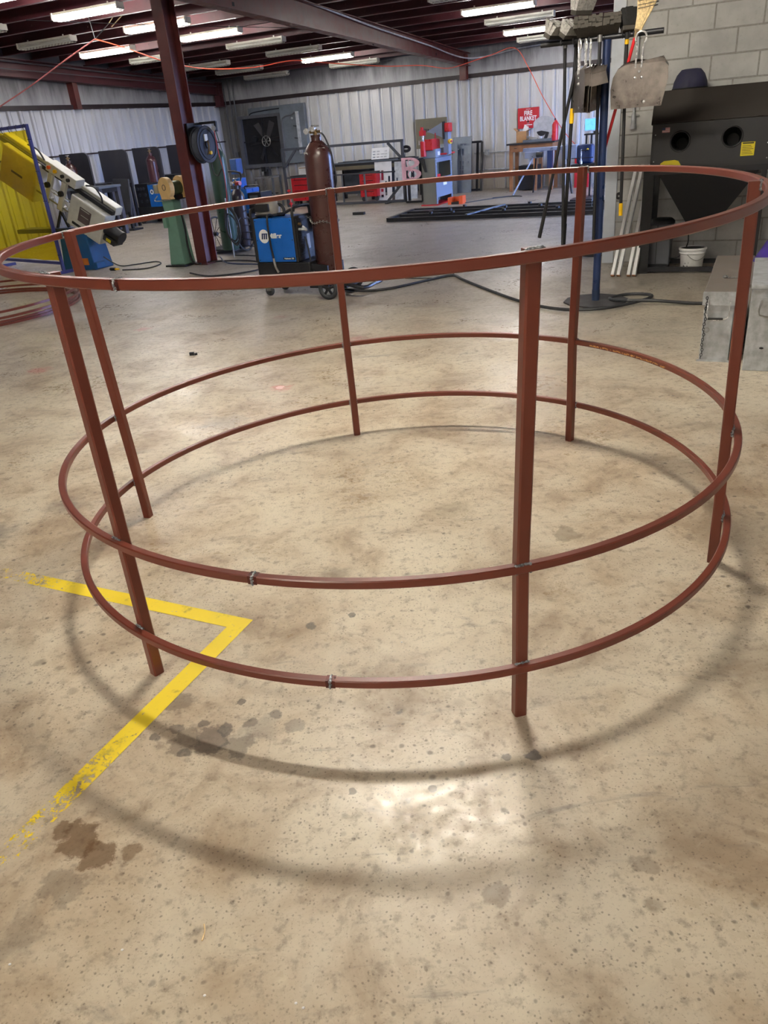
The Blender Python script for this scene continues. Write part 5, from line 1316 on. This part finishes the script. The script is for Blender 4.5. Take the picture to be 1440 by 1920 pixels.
# pink letter B
lb_ = thing('letter_b', 'pink steel letter B with scroll work leaning on the gate frame', 'letter', 6.13, 2.58, .02)
MB().bar((.03, .08, .0), (.4, .08, .0), .04).bar((.03, .08, 0), (.03, .08, .42), .03).bar((.4, .08, 0), (.4, .08, .42), .03).build('easel', M_blackm, lb_)
MB().prism([(.0, .42), (.09, .42), (.09, .86), (.0, .86)], 0, .02, 'y').build('stem', M_pink, lb_)
def bowl(cz, r, rx, th):
    o = [(.16 + rx*math.cos(t), cz + r*math.sin(t)) for t in [-PI/2 + PI*i/18 for i in range(19)]]
    i_ = [(.16 + (rx - th)*math.cos(t), cz + (r - th*.38)*math.sin(t)) for t in [PI/2 - PI*i/18 for i in range(19)]]
    return [(.09, cz - r)] + o + [(.09, cz + r), (.09, cz + r - th*.38)] + i_ + [(.09, cz - r + th*.38)]
for cz, r, rx in ((.755, .105, .24), (.54, .115, .27)):
    pts = bowl(cz, r, rx, .10); n2 = len(pts)
    mb = MB(); h2 = n2//2
    vs = [(x, d, z) for d in (0, .02) for x, z in pts]; fs = []
    for i in range(h2 - 1): fs += [(i, i+1, n2-2-i, n2-1-i), (n2+i, n2+n2-1-i, n2+n2-2-i, n2+i+1)]
    for i in range(n2): fs.append((i, n2+i, n2+(i+1) % n2, (i+1) % n2))
    mb.add(vs, fs).build('bowl', M_pink, lb_)
    MB().tube([(.24, .01, cz - .055), (.19, .01, cz - .07), (.145, .01, cz - .03), (.14, .01, cz + .02), (.175, .01, cz + .065), (.225, .01, cz + .06), (.235, .01, cz + .035)], .009, 6).build('scroll', M_pink, lb_, True)

# ================================================================== IRONWORKER
iw = thing('ironworker', 'grey and red hydraulic ironworker punching machine', 'machine', 6.85, 3.25)
M_iw_shaded = mat('ironworker_shaded_grey', srgb(112, 112, 102), .45, 0, .08, 6)  # olive-grey tone: shade on the near faces put into the colour
M_iw_daylit = mat('ironworker_daylit_grey', srgb(120, 134, 158), .4, 0, .08, 6)  # same machine grey with the blue daylight painted into it
MB().box(0, .29, 0, .012, .02, .86).build('side_panel', M_iw_shaded, iw)
MB().box(0, .012, 0, .95, .02, .86).build('rear_panel', M_iw_shaded, iw)
MB().box(0, .29, .94, .95, .02, .86).build('far_panel', M_iw_shaded, iw)
fr_ = MB(); fr_.box(.28, .29, 0, .08, .02, .86).box(.28, .29, .87, .95, .02, .86).box(.28, .29, .08, .87, .78, .86).box(.28, .29, .08, .87, .14, .50); fr_.build('front_panel', M_iw_daylit, iw)
MB().box(.02, .27, .02, .93, .46, .48).build('inner_shelf', M_iw_shaded, iw); MB().box(.10, .27, .12, .32, .48, .56).build('red_valve', M_red, iw)
MB().box(.291, .295, .40, .60, .34, .44).build('notice', M_white, iw)
for y, z in ((.03, .82), (.03, .74), (.92, .82), (.92, .74), (.03, .10), (.03, .18), (.92, .22), (.92, .28)): MB().sphere((.292, y, z), .010).build('bolt', M_chrome, iw)
MB().box(-.03, .33, -.05, 1.0, 0, .02).build('foot_plate', M_red, iw)
MB().box(.0, .27, .10, .80, .86, 1.02).build('frame_plate', M_iw_daylit, iw, bevel=.008)
MB().box(.272, .275, .2, .32, .90, .97).build('decal', M_white, iw)
MB().box(.16, .40, .35, .85, .90, .93).build('red_table', M_red, iw)
MB().cyl((.02, .08, .90), (.02, .08, 1.17), .055, n=16).build('hydraulic_ram', M_red, iw, True)
MB().cyl((.02, .08, 1.17), (.02, .08, 1.27), .022, n=12).build('ram_rod', M_chrome, iw, True)
MB().box(-.03, .07, .03, .13, 1.27, 1.36).box(-.01, .03, .05, .11, 1.36, 1.42).build('clevis', M_red, iw)
MB().box(.06, .22, .06, .50, 1.0, 1.20).build('red_guard', M_red, iw, bevel=.01)
MB().prism([(.0, 1.33), (.34, 1.48), (.34, 1.20), (.26, 1.24), (.10, 1.30)], .35, .40, 'y').build('shear_arm', M_iw_daylit, iw)
MB().prism([(.34, 1.49), (.37, 1.49), (.37, 1.18), (.34, 1.18)], .33, .42, 'y').build('arm_edge', M_blackm, iw)
MB().box(.34, .44, .38, .55, .90, 1.36).build('head_column', M_iw_daylit, iw, bevel=.006)
MB().box(.36, .47, .36, .56, 1.30, 1.46).build('red_motor', M_red, iw, bevel=.02)
MB().cyl((.44, .42, 1.13), (.49, .40, 1.13), .045, n=14).build('emergency_stop', M_yellow, iw, True)
MB().cyl((.49, .40, 1.13), (.51, .39, 1.13), .02, n=10).build('stop_button', M_red, iw, True)
MB().cyl((.2, .30, 1.2), (.2, .30, 1.30), .012, n=8).build('pin', M_red, iw)
MB().prism([(-.02, .86), (.07, .86), (.11, .62), (.07, .62)], -.03, -.01, 'y').build('black_lever', M_blackp, iw)
fp_ = thing('foot_pedal', 'orange foot pedal switch on the floor beside the ironworker', 'foot pedal', 7.36, 3.22)
MB().box(0, .07, 0, .2, 0, .13).build('guard_side', M_orange, fp_); MB().box(.23, .31, 0, .2, 0, .15).build('guard_side', M_orange, fp_)
MB().box(.07, .23, .0, .2, 0, .04).build('pedal', M_blackp, fp_); MB().box(.07, .23, .17, .2, .04, .13).build('guard_back', M_orange, fp_)
floor_cable('pedal_cord', 'thin dark cord trailing across the floor from the foot pedal', [(*W(u, v)[:2], .008) for u, v in ((7.65, 3.1), (8.0, 2.5), (8.3, 2.2), (8.6, 2.25), (8.4, 2.05), (8.0, 2.3))], .008, M_rubber, 'cord')
# frames lying on the floor
gl_ = thing('steel_gate', 'black steel gate panel lying flat on the floor behind the round frame', 'gate', 7.10, 5.80)
for a, b, nm in (((0.1, 0, .04), (3.6, .12, .04), 'rail'), ((.0, 1.40, .04), (3.6, 1.55, .04), 'rail'), ((.1, .0, .04), (.0, 1.40, .04), 'end_rail'), ((3.6, .12, .04), (3.6, 1.55, .04), 'end_rail'), ((.12, .50, .04), (3.6, .60, .04), 'rail'), ((.08, .95, .04), (3.6, 1.08, .04), 'rail')): MB().bar(a, b, .07, .06).build(nm, M_blackm, gl_)
MB().bar((1.5, .05, .075), (1.75, 1.45, .075), .05, .02).build('cross_bar', M_plate, gl_)
MB().prism([(.02, 1.0), (.42, 1.05), (.42, 1.38), (.0, 1.38)], .03, .05, 'z').build('corner_plate', M_darkbl, gl_)
for x, y in ((.7, .5), (.9, .95), (1.1, .52), (2.0, .55), (2.5, 1.05), (1.0, 1.45), (2.2, 1.5), (2.9, .6), (1.9, 1.0)): MB().cyl((x, y, .06), (x, y, .10), .035, n=10).build('rivet_stud', M_blackm, gl_)
sbk = thing('steel_block', 'small dark steel block lying on the floor before the gate frame', 'block', 5.95, 4.4)
MB().box(-.12, .12, -.04, .04, 0, .05).build('block', M_blackm, sbk, bevel=.004); MB().box(-.1, .1, -.042, -.04, .02, .03).build('groove', M_blackp, sbk)

# ================================================================== SIGN
sg = thing('fire_blanket_sign', 'red fire blanket wall box with white lettering', 'sign', 8.165, .05, 1.415)
MB().box(-.235, .235, -.06, 0, -.205, .20).build('cabinet', M_redsign, sg, bevel=.008)
text_mesh('FIRE', .125, M_white, sg, (0, -.062, .09), (PI/2, 0, 0), bold=.003, sx=.80)
text_mesh('BLANKET', .125, M_white, sg, (0, -.062, -.015), (PI/2, 0, 0), bold=.003, sx=.70)
MB().box(-.09, .09, -.062, -.06, -.145, -.13).box(-.05, .05, -.062, -.06, .165, .172).box(-.03, .03, -.062, -.06, -.105, -.10).build('small_print', M_white, sg)
MB().cyl((0, -.06, -.075), (0, -.075, -.075), .018, n=12).build('latch', M_blackp, sg)

# ================================================================== TABLE AND CHOP SAW AT THE BACK
tb_ = thing('work_table', 'old wooden work table with a dark top under the fire blanket sign', 'table', 7.97, 1.0)
MB().box(-.03, 1.0, -.05, .6, .92, .95).build('table_top', M_blackm, tb_)
MB().box(.02, .95, 0, .55, .78, .92).build('drawer_apron', M_wood, tb_)
MB().box(.06, .26, -.01, 0, .80, .90).build('drawer', M_wood, tb_); MB().box(.13, .19, -.02, -.01, .85, .86).build('drawer_pull', M_blackm, tb_)
for x in (.05, .58, .92):
    for y in (.04, .5): MB().bar((x, y, 0), (x, y, .78), .07).build('leg', M_wood, tb_)
MB().box(.2, .6, .1, .5, .02, .5).build('dark_bin', M_blackm, tb_)
cbx_ = thing('cardboard_box', 'open cardboard box on the wooden work table', 'box', 8.10, .85, .95)
MB().box(0, .22, 0, .012, 0, .22).box(0, .22, .2, .212, 0, .22).box(0, .012, 0, .212, 0, .22).box(.208, .22, 0, .212, 0, .22).box(0, .22, 0, .212, 0, .01).build('box_walls', M_card, cbx_)
MB().prism([(0, .22), (-.06, .28), (-.058, .285), (.004, .225)], 0, .21, 'y').build('flap', M_card, cbx_); MB().prism([(.22, .22), (.27, .24), (.27, .245), (.216, .225)], 0, .21, 'y').build('flap', M_card, cbx_)
MB().cbox((.18, .1, .26), .1, .02, .12, (0, .4, 0)).build('paper', M_white, cbx_)
cs = thing('chop_saw', 'grey abrasive chop saw with a large round guard on the table', 'saw', 8.62, .8, .95)
MB().prism([(.27*math.cos(t) , .24 + .25*math.sin(t)) for t in [(-.3 + i*(PI + .1)/16) for i in range(17)]] + [(-.20, .12), (-.05, .2), (.1, .22)], -.05, .05, 'y', Matrix.Rotation(.35, 4, 'Y')).build('blade_guard', mat('light_guard', srgb(178, 180, 186), .4, .5, .2, 9), cs)
MB().cyl((.02, -.03, .2), (.02, .03, .2), .10, n=20).build('abrasive_wheel', M_blackm, cs, True)
MB().box(-.35, .25, -.15, .15, 0, .05).build('base', M_plate, cs); MB().bar((.1, 0, .05), (.2, 0, .3), .06).build('arm', M_blackm, cs)
MB().bar((-.05, -.08, .05), (-.28, -.08, .10), .05).build('vise', M_steel, cs)
rs = thing('red_canister', 'red can standing at the right end of the work table', 'can', 8.92, .8, .95)
MB().lathe([(.07, 0), (.07, .30), (.05, .36), (.02, .38), (.001, .38)], n=16).build('can', M_red, rs, True); MB().cyl((0, 0, .38), (0, 0, .42), .016, n=8).build('nozzle', M_blackp, rs)
ss = thing('saw_stand', 'folding saw stand with splayed legs and a silver bed before the table', 'stand', 8.45, 1.75)
M_std = mat('stand_alloy', srgb(150, 160, 184), .35, .5, .15, 8)
MB().box(.05, 1.15, -.06, .08, .80, .87).build('bed', M_std, ss, bevel=.01)
MB().box(.10, .42, -.10, .12, .68, .80).build('left_clamp', M_std, ss, bevel=.01); MB().box(.85, 1.15, -.10, .12, .62, .88).build('right_clamp', M_std, ss, bevel=.01)
MB().cyl((.35, -.12, .74), (.48, -.12, .74), .05, n=12).build('hand_wheel', M_blackp, ss)
for a, b, m_ in (((.28, -.05, .72), (-.10, -.30, .0), M_std), ((.30, .05, .72), (.18, .30, .0), M_blackm), ((.95, -.05, .72), (1.12, -.30, .0), M_blackm), ((.92, .05, .72), (.98, .30, 0), M_std)):
    MB().cyl(a, b, .018, n=8).build('leg', m_, ss, True)
MB().bar((.6, 0, .4), (.6, 0, .8), .10).build('motor_housing', M_navy, ss)
rdc = thing('red_cabinet', 'red steel locker beside the saw stand at the back', 'cabinet', 9.35, .8)
MB().box(0, .3, 0, .3, 0, .72).build('carcass', M_red, rdc, bevel=.006); MB().box(.02, .28, -.01, 0, .05, .68).build('door', M_red, rdc); MB().box(.24, .26, -.02, -.01, .33, .42).build('door_handle', M_steel, rdc)
# monitor and blue drill
mo = thing('monitor_stand', 'small lit screen on a dark post left of the blue pole', 'monitor', 10.09, 3.0)
sc_ = MB().box(-.13, .13, -.02, .02, 1.12, 1.34).build('bezel', mat('pale_bezel', srgb(196, 210, 226), .4), mo, bevel=.006)
MB().box(-.115, .115, -.024, -.02, 1.14, 1.325).build('display', M_screen, sc_)
MB().box(-.12, .16, -.05, .12, 1.06, 1.085).build('shelf', M_blackm, mo); MB().bar((.06, 0, 1.085), (.06, 0, 1.13), .03).build('neck', M_blackm, mo)
for x in (-.09, .0): MB().bar((x, .03, .0), (x, .03, 1.06), .03).build('post', M_blackm, mo)
MB().box(-.2, .2, -.15, .2, 0, .03).build('foot', M_blackm, mo)
dr = thing('tapping_machine', 'dark blue machine with a silver arm beneath the lit screen', 'machine', 10.08, 3.6)
MB().box(-.13, .15, 0, .25, .62, .93).build('housing', M_navy, dr, bevel=.04)
MB().cyl((-.03, -.06, .34), (-.03, -.06, .86), .012, n=8).cyl((-.03, -.06, .52), (-.03, -.06, .68), .022, n=10).build('silver_spindle', M_chrome, dr, True)
MB().bar((-.20, -.06, .72), (.18, -.06, .72), .014).bar((-.03, -.06, .84), (.10, -.06, .84), .02).build('cross_arm', M_blackm, dr)
MB().sphere((.07, -.005, .85), .02, .01, .02).build('badge', M_yellow, dr)
MB().box(-.2, .22, -.1, .25, .56, .62).build('tray', M_blackm, dr); MB().bar((0, .1, 0), (0, .1, .58), .08).build('column', M_blackm, dr); MB().box(-.2, .2, -.1, .3, 0, .04).build('foot', M_blackm, dr)
wm = thing('wire_mesh_panel', 'blue-grey wire mesh panel leaning behind the blue pole', 'mesh panel', 10.55, 5.2)
for k in range(12): MB().cyl((k*.05, .1*k*.05, .0), (k*.05, .1*k*.05 + .05, .42), .0035, n=5).build('vertical_wire', M_plate, wm)
for k in range(8): MB().cyl((0, .006*k, .02 + k*.055), (.55, .055 + .006*k, .02 + k*.055), .0035, n=5).build('cross_wire', M_plate, wm)
ct = thing('cable_coil', 'dark cable coil lying on the floor behind the blue pole', 'cable', 11.4, 9.5, .012)
for k in range(3): MB().torus((0, 0, .01 + k*.018), .16 - .015*k, .011, 'z', 28, 6).build('turn', M_rubber, ct, True)

# ================================================================== CORDS AND CONDUIT UNDER THE ROOF
def hang(name, label, pts, r, m, cat='cord'):
    return tag(MB().tube([W(u, v, z) for u, z, v in pts], r, 7, sub=6).build(name, m, None, True), label, cat)
hang('overhead_cord', 'dull red cord slanting down to the left photo edge', [(1.6, 1.86, 9.4), (2.29, 2.22, 9), (2.74, 2.47, 8.7), (3.2, 2.75, 8.4), (3.71, 2.99, 8.2)], .010, mat('dull_red_cord', srgb(150, 84, 84), .6))
hang('overhead_cord', 'orange cord drooping across the ceiling to the roof beam', [(3.71, 2.99, 8.2), (4.03, 2.86, 8), (4.52, 2.65, 7.8), (4.34, 2.61, 7), (4.2, 2.60, 6), (4.43, 2.63, 5), (4.91, 2.70, 4.5), (5.44, 2.62, 4), (6.3, 2.50, 3.5), (6.85, 2.47, 3), (7.02, 2.43, 2), (7.14, 2.55, 1)], .008, M_ocord)
hang('overhead_cord', 'orange cord dropping down the back wall past the fire blanket sign', [(7.14, 2.55, 1), (7.5, 2.66, .6), (7.94, 2.75, .4), (8.23, 2.38, .4), (8.58, 1.75, .4), (9.05, 1.06, .4), (9.52, .61, .4), (9.87, .33, .4)], .008, M_ocord)
hang('ceiling_conduit', 'pale conduit pipe following the roof beam and then the back wall', [(6.80, 3.32, 10), (6.80, 3.17, 7.33), (6.80, 2.98, 4.86), (6.80, 2.83, 2.42), (6.82, 2.72, 1.2), (6.95, 2.66, .5), (7.3, 2.68, .15), (8.0, 2.76, .08), (9.5, 2.80, .08), (11.0, 2.8, .08)], .014, mat('pale_conduit', srgb(196, 196, 200), .4, .2), 'conduit')
hang('ceiling_conduit', 'thin grey conduit running along the gable end towards the corner', [(.25, 3.18, 8.6), (.25, 3.08, 6.5), (.25, 2.92, 3.4), (.25, 2.80, .4)], .012, M_fan, 'conduit')
hang('ceiling_conduit', 'thin grey cable strung below the gable rafter', [(.30, 3.02, 8.6), (.30, 2.95, 6.5), (.30, 2.82, 3.4), (.30, 2.72, .4)], .008, M_fan, 'conduit')
hang('ceiling_conduit', 'bent grey conduit dropping from the fixture over the fan', [(1.9, 2.85, .3), (2.3, 2.82, .25), (2.45, 2.92, .2), (3.4, 2.92, .15), (5.0, 2.84, .1)], .012, M_fan, 'conduit')
hk2 = thing('cord_drop', 'thin hanging ropes with a hook left of the maroon column', 'rope', 3.71, 8.2)
for a, b in (((0, 0, 2.99), (-.05, 0, 3.35)), ((.0, 0, 2.99), (.06, .3, 3.2)), ((.06, .3, 3.2), (.02, .6, 3.4)), ((.1, .3, 3.15), (.5, .35, 3.38))): MB().cyl(a, b, .007, n=6).build('rope', M_rope if a[0] > .05 else M_blackm, hk2)
hang('ceiling_conduit', 'thin dark stay cable crossing below the lit fixtures', [(3.2, 3.24, 8.95), (4.4, 3.13, 7.5), (5.6, 3.05, 6.0), (6.6, 2.98, 4.6)], .005, M_blackm, 'conduit')
